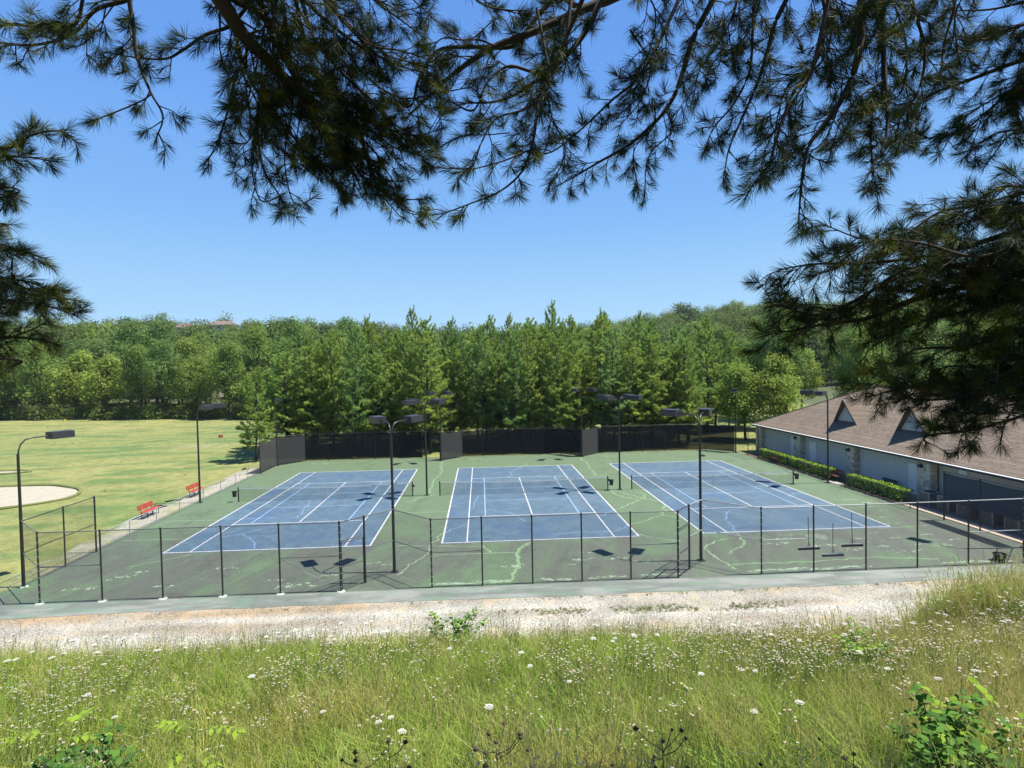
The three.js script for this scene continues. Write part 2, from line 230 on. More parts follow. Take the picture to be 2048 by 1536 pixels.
// ---------------------------------------------------------------- gravel, sand
const gravelTex = tex(1024, 1024, (i, j) => {
  const u = i / 1024, v = j / 1024, n = tfbm(u, v, 6, 4), a = tnoise(u, v, 128), b = tnoise(v, u, 256), d = smooth(0.55, 0.75, tfbm(u + 0.3, v, 5, 4));
  const k = 0.265 + 0.19 * (a - 0.5) + 0.24 * (b - 0.5) + 0.2 * (n - 0.5); const c = [k * 0.97, k * 0.93, k * 0.80]; return [mix(c[0], 0.40, d * 0.5), mix(c[1], 0.32, d * 0.5), mix(c[2], 0.22, d * 0.5)];
}, { repeat: [1 / 6, 1 / 6] });
const gravelBump = tex(512, 512, (i, j) => 0.6 * tnoise(i / 512, j / 512, 100) + 0.4 * tnoise(j / 512, i / 512, 200), { color: false, repeat: [1 / 4, 1 / 4] });
M.gravel = new THREE.MeshStandardMaterial({ map: gravelTex, bumpMap: gravelBump, bumpScale: 0.03, roughness: 0.95, vertexColors: true });
function band(name, x0, x1, z0, z1, y, col, label, step = 0.5) {   // a strip along x whose edges wander; z0(x) and z1(x)
  const g = new MB(true), n = 10; let prev = null;
  for (let x = x0; x <= x1 + 1e-6; x += step) { const row = []; for (let k = 0; k <= n; k++) { const z = mix(z0(x), z1(x), k / n); g.col = col(x, k / n, z); row.push(g.v(x, typeof y === 'function' ? y(x, z) : y, z, x, z)); } if (prev) for (let k = 0; k < n; k++) g.i.push(prev[k], prev[k + 1], row[k + 1], prev[k], row[k + 1], row[k]); prev = row; }
  return struct(name, g, M.gravel, label);
}
band('gravel_path', -60, 26, x => 19.0 + 0 * x, x => 24.4 + 0.5 * fbm(x * 0.3, 9, 3), -0.009, (x, t, z) => {
  const orange = smooth(20.9, 20.1, z) * smooth(-3, -14, x) * smooth(0.35, 0.6, fbm(x * 0.5, z * 2.5, 3) + 0.15), green = smooth(0.35, 0.05, Math.abs(z - 21.15 - 0.02 * x)) * smooth(0.42, 0.6, fbm(x * 0.35 + 4, z * 1.2, 3)) * smooth(-8, 0, x);
  const rut = Math.max(Math.exp(-(((z - 20.55 + 0.15 * Math.sin(x * 0.2)) / 0.3) ** 2)), Math.exp(-(((z - 22.1 + 0.2 * Math.sin(x * 0.17)) / 0.4) ** 2))), soil = smooth(0.42, 0.62, fbm(x * 0.3 + 70, z * 1.4, 4)) * (1 - rut) * 0.7; let c = [0.98, 0.97, 0.95].map((q, k) => mix(q, [1.22, 1.22, 1.22][k], rut)); c = c.map((q, k) => mix(q, [0.72, 0.62, 0.46][k], soil)); c = c.map((q, k) => mix(q, [0.92, 0.68, 0.42][k], orange * 0.65)); return c.map((q, k) => mix(q, [0.42, 0.46, 0.2][k], green * 0.75));
}, 'white gravel track between the courts and the meadow bank');
{
  const g = new MB(true); let prev = null;
  for (let z = -15; z <= 17; z += 0.5) { const row = [], n = 5, w = 1.9 + 1.6 * (fbm(z * 0.25, 2, 3) - 0.5) - smooth(6, 14, z) * 0.5; for (let k = 0; k <= n; k++) { const x = -24.45 - w * k / n - 0.3 * (k === n) * vnoise(z * 1.3, 8); const q = smooth(0.45, 0.6, fbm(x * 1.2, z * 0.8, 3)) * 0.6; { const qq = clamp(q + smooth(7, 12, z) * smooth(0.35, 0.5, fbm(x * 0.9, z * 0.6 + 5, 3)) * 0.8); g.col = [mix(1.05, 0.62, qq), mix(1.05, 0.72, qq), mix(1.02, 0.30, qq)]; }; row.push(g.v(x, -0.008, z, x, z)); } if (prev) for (let k = 0; k < n; k++) g.i.push(prev[k], row[k], row[k + 1], prev[k], row[k + 1], prev[k + 1]); prev = row; }
  struct('gravel_strip', g, M.gravel, 'weedy gravel strip under the red benches');
}
{
  const sandTex = tex(512, 512, (i, j) => { const u = i / 512, v = j / 512, k = 0.32 + 0.10 * (tfbm(u, v, 8, 4) - 0.5) + 0.14 * (tnoise(u, v, 160) - 0.5); return [k, k * 0.90, k * 0.70]; }, { repeat: [1 / 3, 1 / 3] });
  const sandM = new THREE.MeshStandardMaterial({ map: sandTex, bumpMap: gravelBump, bumpScale: 0.02, roughness: 0.95 });
  const bunker = (name, cx, cz, rx, rz, turn, label) => {
    const g = new MB(), N = 64, rings = 8; const idx = [];
    for (let q = 0; q < rings; q++) for (let k = 0; k < N; k++) { const a = k / N * Math.PI * 2, w = 1 + 0.06 * Math.sin(2 * a + 1) + 0.04 * Math.sin(3 * a) + 0.008 * Math.sin(9 * a), s = q / (rings - 1), X = Math.cos(a) * rx * w * s, Z = Math.sin(a) * rz * w * s, x = cx + X * Math.cos(turn) - Z * Math.sin(turn), z = cz + X * Math.sin(turn) + Z * Math.cos(turn); idx.push(g.v(x, groundY(x, z) + 0.05 + 0.12 * (1 - s * s) * 0.3, z, x, z)); }
    for (let q = 0; q < rings - 1; q++) for (let k = 0; k < N; k++) { const a = q * N + k, b = q * N + (k + 1) % N; g.i.push(a, a + N, b + N, a, b + N, b); }
    const o = struct(name, g, sandM, label); o.userData.category = 'bunker';
    // the turf lip round the far side
    const lip = new MB(true), pts = []; for (let k = 0; k <= N; k++) { const a = k / N * Math.PI * 2, w = 1 + 0.06 * Math.sin(2 * a + 1) + 0.04 * Math.sin(3 * a) + 0.008 * Math.sin(9 * a), X = Math.cos(a) * rx * w, Z = Math.sin(a) * rz * w, x = cx + X * Math.cos(turn) - Z * Math.sin(turn), z = cz + X * Math.sin(turn) + Z * Math.cos(turn); pts.push(V(x, groundY(x, z) + 0.06, z)); }
    lip.col = [0.22, 0.26, 0.08]; lip.tube(pts, pts.map((p, k) => 0.10 + 0.12 * Math.max(0, -Math.sin(k / N * Math.PI * 2)) + 0.05 * vnoise(k * 0.6, 3)), 6, false);
    part(o, 'turf_lip', lip, new THREE.MeshStandardMaterial({ vertexColors: true, map: grassGrain, roughness: 0.95 }));
  };
  bunker('sand_bunker', -43.6, -4.6, 7.4, 5.2, 0, 'pale sand bunker in the fairway behind the lamp post');
  bunker('sand_bunker_001', -55.5, -15.5, 6.5, 1.6, -0.25, 'narrow strip of sand beyond the large bunker');
}
// ---------------------------------------------------------------- fences
M.black = mat(0.018, 0.018, 0.02, { roughness: 0.45 });
M.wire = mat(0.022, 0.024, 0.025, { roughness: 0.5, side: THREE.DoubleSide });
M.galv = mat(0.34, 0.35, 0.36, { roughness: 0.45, metalness: 0.4 });
M.galvWire = mat(0.16, 0.17, 0.17, { roughness: 0.5, side: THREE.DoubleSide });
const screenWeave = tex(256, 256, (i, j) => 0.6 + 0.4 * (((i >> 1) + (j >> 1)) & 1) - 0.2 * tfbm(i / 256, j / 256, 8, 3), { color: false, repeat: [2, 2] });
M.screen = new THREE.MeshStandardMaterial({ color: new THREE.Color().setRGB(0.006, 0.0063, 0.007), roughness: 1, transparent: true, opacity: 0.9, side: THREE.DoubleSide, bumpMap: screenWeave, bumpScale: 0.004 });
M.screenGrey = new THREE.MeshStandardMaterial({ color: new THREE.Color().setRGB(0.024, 0.025, 0.026), roughness: 1, transparent: true, opacity: 0.96, side: THREE.DoubleSide, bumpMap: screenWeave, bumpScale: 0.004 });
M.screenBlue = new THREE.MeshStandardMaterial({ color: new THREE.Color().setRGB(0.030, 0.042, 0.056), roughness: 0.9, transparent: true, opacity: 0.88, side: THREE.DoubleSide, bumpMap: screenWeave, bumpScale: 0.004 });
function chain(a, b, y0, y1, off = 0, pitch = 0.075, w = 0.0024) {   // woven wire between two points: crossing ribbons
  const g = new MB(), L = Math.hypot(b[0] - a[0], b[1] - a[1]), ux = (b[0] - a[0]) / L, uz = (b[1] - a[1]) / L, h = y1 - y0, q = w * 0.71;
  const P = (s, y, e) => [a[0] + ux * s - uz * e, y, a[1] + uz * s + ux * e];
  for (const dir of [1, -1]) for (let s = -h; s < L; s += pitch) {
    let s0 = s, s1 = s + h, t0 = 0, t1 = h; if (s0 < 0) { t0 = -s0; s0 = 0; } if (s1 > L) { t1 = h - (s1 - L); s1 = L; } if (s1 - s0 < 0.02) continue;
    const ya = dir > 0 ? y0 + t0 : y1 - t0, yb = dir > 0 ? y0 + t1 : y1 - t1, e = off + dir * 0.002;
    g.quad(P(s0 - q, ya + dir * q, e), P(s0 + q, ya - dir * q, e), P(s1 + q, yb - dir * q, e), P(s1 - q, yb + dir * q, e));
  }
  return g;
}
function sheet(a, b, y0, y1, off, sag = 0, seed = 1) {   // a windscreen with a slightly billowing surface
  const g = new MB(), L = Math.hypot(b[0] - a[0], b[1] - a[1]), ux = (b[0] - a[0]) / L, uz = (b[1] - a[1]) / L, n = Math.max(4, Math.round(L / 0.3)), m = 8, row0 = [];
  for (let k = 0; k <= n; k++) for (let q = 0; q <= m; q++) { const s = L * k / n, y = mix(y0, y1 - sag * Math.sin(Math.PI * k / n) * (0.6 + 0.6 * vnoise(k * 0.7, seed)), q / m), e = off + 0.05 * (fbm(s * 1.1 + seed * 7, y * 0.9, 2) - 0.5) * Math.sin(Math.PI * q / m); row0.push(g.v(a[0] + ux * s - uz * e, y, a[1] + uz * s + ux * e, s, y)); }
  for (let k = 0; k < n; k++) for (let q = 0; q < m; q++) { const i = k * (m + 1) + q; g.i.push(i, i + m + 1, i + m + 2, i, i + m + 2, i + 1); }
  return g;
}
const post = (x, z, h, r = 0.038) => { const g = new MB().bar([x, -0.03, z], [x, h, z], r, 10); g.tube([V(x, h, z), V(x, h + 0.02, z), V(x, h + 0.045, z)], [r * 1.25, r * 1.2, 0.004], 10); return g; };
// fence(...): pts = post feet; bays = what fills each gap: 'c' wire, 's' wire and screen, 'g' grey screen, 'b' blue screen, '-' open
function fence(name, label, pts, h, bays, o = {}) {
  const t = thing(name, label, 'fence', [0, 0, 0], 0, o.group), pm = o.post ?? M.black, wm = o.wire ?? M.wire, r = o.r ?? 0.036;
  pts.forEach(([x, z], k) => { if (!(o.skip ?? []).includes(k)) { const p = part(t, 'post', post(x, z, h, k === 0 || k === pts.length - 1 ? r * 1.25 : r), pm); if (o.footing) part(p, 'footing', new THREE.CylinderGeometry(0.16, 0.19, 0.03, 10).translate(x, 0.013, z), M.footing); } });
  for (let k = 0; k < pts.length - 1; k++) {
    const a = pts[k], b = pts[k + 1], f = bays[k]; if (f === '-') continue;
    part(t, 'top_rail', new MB().bar([a[0], h - 0.03, a[1]], [b[0], h - 0.03, b[1]], 0.022, 8), o.rail ?? pm);
    part(t, 'tension_wire', new MB().bar([a[0], 0.06, a[1]], [b[0], 0.06, b[1]], 0.004, 4), pm);
    part(t, 'chain_link', chain(a, b, 0.05, h - 0.03, 0.012, o.pitch), wm);
    if ('sgb'.includes(f)) part(t, 'windscreen', sheet(a, b, f === 'b' ? 1.22 : 0.09, h - 0.1, 0.03, 0.06, k + pts.length * 3), f === 's' ? M.screen : f === 'g' ? M.screenGrey : M.screenBlue);
    if ((o.mid ?? []).includes(k)) part(t, 'mid_rail', new MB().bar([a[0], h * 0.51, a[1]], [b[0], h * 0.51, b[1]], 0.02, 8), o.rail ?? pm);
    if ((o.truss ?? []).includes(k)) part(t, 'truss_rod', new MB().bar([a[0], h * 0.5, a[1]], [b[0], 0.08, b[1]], 0.006, 5), M.galv);
  }
  if (o.bands) for (const k of o.bands) for (let y = 0.2; y < h; y += 0.3) part(t, 'tension_band', new THREE.TorusGeometry(r * 1.3, 0.008, 5, 10).rotateX(Math.PI / 2).translate(pts[k][0], y, pts[k][1]), M.galv);
  return t;
}
M.footing = mat(0.30, 0.36, 0.28);
const HF = 3.05; M.rail = mat(0.10, 0.105, 0.11, { roughness: 0.35 }); M.railPale = mat(0.30, 0.31, 0.32, { roughness: 0.4 });
const frontL = [[-24.22, 16.12], [-22.0, 18.22], [-19.45, 18.22], [-16.95, 18.22], [-14.45, 18.22], [-12.02, 18.22], [-9.44, 18.22]];
fence('chain_link_fence', 'tall black wire fence in front of the court nearest the fairway', frontL, HF, 'cccccc', { mid: [0, 1, 5], truss: [5], bands: [1, 6], footing: true, rail: M.rail });
fence('chain_link_fence', 'tall black wire fence in front of the middle court, from lamp post to gate', [[-8.56, 17.34], [-7.45, 16.22], [-5.5, 18.22], [-3.28, 18.22], [-1.06, 18.22], [1.15, 18.2], [3.36, 18.2], [5.5, 18.24]], HF, 'ccccccc', { mid: [0, 1, 2, 6], truss: [6], bands: [2, 7], skip: [1], rail: M.rail });
fence('chain_link_fence', 'tall black wire fence with three squeegees hanging on it', [[6.38, 17.24], [7.38, 16.26], [9.35, 18.22], [11.79, 18.22], [14.27, 18.2], [16.74, 18.18], [19.22, 18.16], [21.95, 18.12], [24.22, 16.1]], HF, 'cccccccc', { mid: [0, 1, 2, 6, 7], truss: [6], bands: [2, 7], skip: [1], rail: M.railPale });
fence('chain_link_fence', 'two tall wire panels at the fairway side, beside the near lamp post', [[-24.24, 16.0], [-24.22, 13.5], [-24.2, 11.2]], HF, 'cc', { mid: [0, 1], skip: [0] });
function gate(a, b, label) {
  const t = thing('wire_gate', label, 'gate', [0, 0, 0], 0, 'gates in the front fence'), h = 2.1, L = Math.hypot(b[0] - a[0], b[1] - a[1]), P = s => [a[0] + (b[0] - a[0]) * s / L, a[1] + (b[1] - a[1]) * s / L], A = P(0.07), B = P(L - 0.07);
  const fr = part(t, 'frame', (() => { const g = new MB(); for (const y of [0.08, 1.05, h]) g.bar([A[0], y, A[1]], [B[0], y, B[1]], 0.02, 8); for (const q of [A, B]) g.bar([q[0], 0.06, q[1]], [q[0], h + 0.02, q[1]], 0.021, 8); return g; })(), M.black);
  part(t, 'chain_link', chain(A, B, 0.08, h, 0.006), M.wire);
  for (const y of [0.3, 1.8]) part(t, 'hinge', new MB().bar([a[0], y, a[1]], [A[0], y, A[1]], 0.018, 6), M.galv);
  part(fr, 'latch', new MB().bar([B[0], 1.1, B[1]], [b[0], 1.1, b[1]], 0.016, 6), M.galv);
  // the rail and wire over the gate
  part(t, 'header_rail', new MB().bar([a[0], HF - 0.03, a[1]], [b[0], HF - 0.03, b[1]], 0.022, 8), M.black); part(t, 'header_rail', new MB().bar([a[0], h + 0.08, a[1]], [b[0], h + 0.08, b[1]], 0.02, 8), M.black);
  part(t, 'chain_link', chain(a, b, h + 0.08, HF - 0.03, 0.012), M.wire);
}
gate([-9.44, 18.22], [-8.56, 17.34], 'narrow wire gate between the front fences, left of the first lamp post');
gate([5.5, 18.24], [6.38, 17.24], 'narrow wire gate just left of the front lamp post by the squeegees');
fence('chain_link_fence', 'tall fence with sagging black screens behind the court nearest the fairway', [[-24.15, -12.0], [-24.15, -16.6], [-22.0, -18.85], [-19.6, -18.9], [-17.1, -18.9], [-14.6, -18.9], [-12.1, -18.9], [-9.6, -18.7], [-7.55, -16.75]], 2.95, 'ggssssss'.slice(0, 7) + 'c', { pitch: 0.12 });
fence('chain_link_fence', 'tall fence with black screens behind the middle court', [[-7.4, -16.75], [-5.3, -18.8], [-3.1, -18.85], [-0.9, -18.85], [1.3, -18.85], [3.4, -18.85], [5.4, -18.75], [7.3, -16.75]], 2.95, 'gssssss', { pitch: 0.12 });
fence('chain_link_fence', 'tall fence with black screens behind the court nearest the building', [[7.4, -16.75], [9.5, -18.75], [12.0, -18.85], [14.5, -18.85], [17.0, -18.85], [19.4, -18.85], [21.6, -18.8], [23.8, -16.55], [24.2, -14.2], [24.2, -12.0]], 2.95, 'gssssssccc'.slice(0, 9), { pitch: 0.12 });
{
  const pts = []; for (const z of [11.2, 8.2, 5.36, 2.5, -0.9, -3.8, -6.6, -9.2, -12]) pts.push([-24.2, z]);
  fence('low_wire_fence', 'low grey wire fence along the gravel beside the red benches', pts, 0.98, 'cccccccc', { post: M.galv, wire: M.galvWire, r: 0.026, pitch: 0.09, skip: [0, 8] });
  const q = []; for (const z of [-12, -9.3, -6.6, -3.9, -1.2, 1.6, 4.5, 8.15, 10.85]) q.push([24.2, z]);
  fence('low_wire_fence', 'low black wire fence in front of the clipped hedges', q, 1.05, 'cccccccc', { r: 0.028, pitch: 0.09, skip: [0] });
  fence('chain_link_fence', 'tall fence with a dark blue screen in front of the air conditioners', [[24.2, 10.85], [24.22, 13.3], [24.22, 16.0]], 2.95, 'bb', { skip: [2], pitch: 0.12 });
}
console.log('fences');
M.foot0 = mat(0.01, 0.01, 0.01);
// ---------------------------------------------------------------- nets
M.netString = mat(0.016, 0.017, 0.018, { side: THREE.DoubleSide, roughness: 0.8 });
M.tape = mat(0.55, 0.56, 0.55, { roughness: 0.85 });
M.postGreen = mat(0.012, 0.016, 0.014, { roughness: 0.4 });
COURTS.forEach(([cx, cz], k) => {
  const t = thing('tennis_net', ['black net with white band on the court nearest the fairway', 'black net with white band on the middle court', 'black net with white band on the court nearest the building'][k], 'net', [cx, 0, cz - 0.1], 0, 'tennis nets'), X = 6.42;
  const top = x => 0.914 + 0.145 * Math.pow(Math.abs(x) / X, 1.5);
  for (const s of [-1, 1]) { const p = part(t, 'post', new MB().bar([s * X, -0.03, 0], [s * X, 1.09, 0], 0.045, 12).tube([V(s * X, 1.09, 0), V(s * X, 1.12, 0)], [0.05, 0.03], 12), M.postGreen); if (s > 0) part(p, 'winder', new MB().box(s * X + 0.045, s * X + 0.13, 0.72, 0.88, -0.05, 0.05).bar([s * X + 0.13, 0.8, 0], [s * X + 0.24, 0.8, 0], 0.012, 6), M.postGreen); }
  const g = new MB(), w = 0.0035; for (let x = -X + 0.05; x < X - 0.04; x += 0.062) g.quad([x - w, 0.03, 0], [x + w, 0.03, 0], [x + w, top(x) - 0.02, 0], [x - w, top(x) - 0.02, 0]);
  for (let y = 0.03; y < 0.92; y += 0.062) for (let q = 0; q < 24; q++) { const a = -X + 2 * X * q / 24, b = -X + 2 * X * (q + 1) / 24, ya = y * top(a) / 0.914, yb = y * top(b) / 0.914; g.quad([a, ya - w, 0.002], [b, yb - w, 0.002], [b, yb + w, 0.002], [a, ya + w, 0.002]); }
  part(t, 'netting', g, M.netString);
  const b = new MB(); for (let q = 0; q < 24; q++) { const x0 = -X + 2 * X * q / 24, x1 = -X + 2 * X * (q + 1) / 24; for (const e of [-0.012, 0.012]) b.quad([x0, top(x0) - 0.065, e], [x1, top(x1) - 0.065, e], [x1, top(x1), e * 0.3], [x0, top(x0), e * 0.3]); }
  part(t, 'head_band', b, M.tape);
  part(t, 'centre_strap', new MB().box(-0.028, 0.028, 0.0, 0.925, -0.015, 0.015), M.tape);
});
function basket(x, y, z, turn, label) {
  const t = thing('ball_bin', label, 'bin', [x, y, z], turn, 'bins hung on the net posts');
  const g = new MB(); g.tube([V(0, 0, 0), V(0, 0.02, 0), V(0, 0.42, 0)], [0.02, 0.13, 0.17], 14, false); part(t, 'body', g, M.black);
  part(t, 'rim', new THREE.TorusGeometry(0.172, 0.012, 6, 18).rotateX(Math.PI / 2).translate(0, 0.42, 0), M.black);
  part(t, 'bracket', new MB().bar([-0.17, 0.4, 0], [-0.24, 0.4, 0], 0.012, 6).bar([-0.13, 0.05, 0], [-0.24, 0.08, 0], 0.012, 6), M.black);
}
basket(-14.884 - 6.42 - 0.28, 0.38, -0.13, Math.PI, 'black bin on the outer net post of the court nearest the fairway');
basket(6.42 + 0.28, 0.38, -0.1, 0, 'black bin on the net post between the middle court and the lamp post');
basket(14.724 + 6.42 + 0.28, 0.38, -0.19, 0, 'black bin on the net post by the clipped hedge');
{
  const t = thing('waste_bin', 'black waste bin in the front corner of the courts by the blue screen', 'bin', [21.14, 0.0, 17.75]); part(t, 'body', new MB().tube([V(0, 0, 0), V(0, 0.03, 0), V(0, 0.34, 0)], [0.03, 0.22, 0.27], 18, false), M.black); part(t, 'rim', new THREE.TorusGeometry(0.275, 0.016, 6, 22).rotateX(Math.PI / 2).translate(0, 0.34, 0), M.black); part(t, 'liner', new THREE.CylinderGeometry(0.25, 0.25, 0.01, 18).translate(0, 0.27, 0), M.foot0);
}
// ---------------------------------------------------------------- lamp posts
M.pole = mat(0.020, 0.020, 0.022, { roughness: 0.38 });
M.head = mat(0.030, 0.030, 0.033, { roughness: 0.42 });
M.lens = mat(0.25, 0.26, 0.27, { roughness: 0.15 });
M.concrete = mat(0.32, 0.31, 0.28, { roughness: 0.95 });
function lampPost(x, z, offs, label, h = 6.45, hy = 7.12) {
  const t = thing('lamp_post', label, 'lamp post', [x, 0, z], 0, 'lamp posts round the courts');
  part(t, 'base_plate', new MB().box(-0.17, 0.17, -0.02, 0.025, -0.17, 0.17), M.pole);
  part(t, 'pole', new MB().tube([V(0, 0, 0), V(0, 0.05, 0), V(0, h, 0)], [0.09, 0.075, 0.055], 14), M.pole);
  for (const [ox, oz] of offs) {
    const L = Math.hypot(ox, oz), ux = ox / L, uz = oz / L, inn = L - 0.48;
    const arm = part(t, 'arm', new MB().tube([V(0, h - 0.25, 0), V(ux * 0.03, h + 0.15, uz * 0.03), V(ux * 0.12, h + 0.42, uz * 0.12), V(ux * 0.32, hy - 0.05, uz * 0.32), V(ux * 0.6, hy, uz * 0.6), V(ux * (inn + 0.05), hy, uz * (inn + 0.05))], 0.034, 8), M.pole);
    const c = V(ux * L, hy, uz * L), ax = V(ux * 0.49, 0, uz * 0.49), az = V(-uz * 0.27, 0, ux * 0.27);
    const g = new MB(); g.obox(c, ax, V(0, 0.15, 0), az); g.obox(c.clone().add(V(0, 0.165, 0)), ax.clone().multiplyScalar(0.96), V(0, 0.016, 0), az.clone().multiplyScalar(0.94));
    const hd = part(t, 'lamp_head', g, M.head);
    part(hd, 'lens', new MB().obox(c.clone().add(V(0, -0.152, 0)), ax.clone().multiplyScalar(0.86), V(0, 0.006, 0), az.clone().multiplyScalar(0.84)), M.lens);
    part(hd, 'trim', new MB().obox(c.clone().add(V(0, -0.138, 0)), ax.clone().multiplyScalar(1.015), V(0, 0.012, 0), az.clone().multiplyScalar(1.025)), M.pole);
  }
}
const dn = [[-0.88, -1.5], [0.88, -1.5]], df = [[-0.88, 1.5], [0.88, 1.5]];
lampPost(-24.26, 16.1, [[0.8, -1.55]], 'single lamp post at the front corner by the fairway', 6.1, 6.78);
lampPost(-7.45, 16.07, dn, 'twin lamp post in the front fence, left of the middle court');
lampPost(7.37, 16.12, dn, 'twin lamp post in the front fence, right of the middle court');
lampPost(24.1, 16.1, [[-0.8, -1.55]], 'single lamp post at the front corner by the blue screen', 6.1, 6.78);
lampPost(-24.16, -0.3, [[1.1, -0.93], [1.1, 0.93]], 'twin lamp post beside the red bench at the fairway edge');
lampPost(-7.42, -0.38, [[-1, -0.93], [1, -0.93], [-1, 0.93], [1, 0.93]], 'four-headed lamp post beside the net left of the middle court');
lampPost(7.39, -0.25, [[-1, -0.93], [1, -0.93], [-1, 0.93], [1, 0.93]], 'four-headed lamp post beside the net right of the middle court');
lampPost(24.0, -0.27, [[-1.1, -0.93], [-1.1, 0.93]], 'twin lamp post in front of the hedge gap and building');
lampPost(-24.1, -16.4, [[0.8, 1.55]], 'single lamp post at the back corner by the fairway and pines', 6.1, 6.78);
lampPost(-7.44, -16.6, df, 'twin lamp post in the back fence, left of the middle court');
lampPost(7.38, -16.6, df, 'twin lamp post in the back fence, right of the middle court');
lampPost(23.9, -16.4, [[-0.8, 1.55]], 'single lamp post at the back corner by the building', 6.1, 6.78);
{ const o = meshOf(new MB().box(24.25, 24.95, -0.02, 0.03, -0.9, 0.45), M.concrete); o.name = 'concrete_pad'; o.userData = { kind: 'structure', label: 'small concrete pad in the hedge gap by the lamp post', category: 'pad' }; scene.add(o); }
// ---------------------------------------------------------------- benches
M.red = mat(0.30, 0.035, 0.026, { roughness: 0.55 }); M.redDark = mat(0.16, 0.03, 0.025, { roughness: 0.7 }); M.iron = mat(0.03, 0.03, 0.03, { roughness: 0.6 });
function bench(x, z, turn, label, m, L = 1.9, group = 'benches beside the courts') {   // long axis along local z, back on the -x side
  const t = thing('park_bench', label, 'bench', [x, 0, z], turn, group), h = L / 2;
  const sl = (name, x0, x1, y0, y1, lean) => part(t, name, new MB().obox(V((x0 + x1) / 2, (y0 + y1) / 2, 0), V((x1 - x0) / 2, 0, 0), V(lean, (y1 - y0) / 2, 0), V(0, 0, h)), m);
  for (let k = 0; k < 3; k++) sl('seat_plank', -0.2 + k * 0.15, -0.065 + k * 0.15, 0.42, 0.455, 0);
  for (let k = 0; k < 2; k++) sl('back_plank', -0.30 - k * 0.035, -0.268 - k * 0.035, 0.56 + k * 0.16, 0.695 + k * 0.16, -0.012);
  for (const s of [-0.72, 0, 0.72]) part(t, 'leg', new MB().bar([-0.2, -0.03, s * h], [-0.2, 0.42, s * h], 0.025, 6).bar([0.2, -0.03, s * h], [0.2, 0.42, s * h], 0.025, 6).bar([-0.24, 0.405, s * h], [0.24, 0.405, s * h], 0.02, 6).bar([-0.22, 0.4, s * h], [-0.35, 0.87, s * h], 0.022, 6), M.iron);
}
bench(-25.75, 3.3, 0.04, 'red bench standing nearer the camera on the gravel strip', M.red); bench(-25.75, -3.1, 0.0, 'red bench right behind the lamp post on the gravel strip', M.red);
bench(25.05, 0.3 - 1.6, Math.PI, 'dark red bench in the gap between the two hedges', M.redDark, 1.7); bench(24.75, -9.9, Math.PI, 'dark red bench by the back end of the long hedge', M.redDark, 1.4);
bench(26.35, 3.0, Math.PI, 'dark bench against the white building wall', M.iron, 1.5);
// ---------------------------------------------------------------- squeegees hung on the front fence
M.alu = mat(0.10, 0.11, 0.12, { roughness: 0.4, metalness: 0.5 }); M.foam = mat(0.03, 0.03, 0.03, { roughness: 0.95 }); M.barTop = mat(0.35, 0.36, 0.37, { roughness: 0.5 });
[[11.62, 1.08, -0.05, 1.47, 'squeegee hanging beside a fence post, leftmost of the three'], [12.75, 0.73, -0.024, 1.48, 'squeegee hanging lowest of the three on the fence'], [13.67, 1.15, -0.052, 1.48, 'squeegee hanging highest of the three on the fence']].forEach(([x, y, tilt, L, label]) => {
  const t = thing('court_squeegee', label, 'squeegee', [x, y, 18.13], 0, 'squeegees hanging on the front fence');
  part(t, 'handle', new MB().bar([0, 0.03, 0], [tilt * L, L, 0.06], 0.016, 8).bar([-0.13, 0.03, 0], [tilt * 0.2, 0.26, 0.005], 0.008, 5).bar([0.13, 0.03, 0], [tilt * 0.2, 0.26, 0.005], 0.008, 5), M.alu);
  part(t, 'head', new MB().box(-0.5, 0.5, 0.015, 0.05, -0.045, 0.03), M.barTop); part(t, 'foam_roller', new MB().bar([-0.5, -0.03, 0], [0.5, -0.03, 0], 0.045, 10), M.foam);
  part(t, 'hook', new MB().bar([tilt * L, L - 0.02, 0.05], [tilt * L, L - 0.02, 0.1], 0.006, 5), M.galv);
});
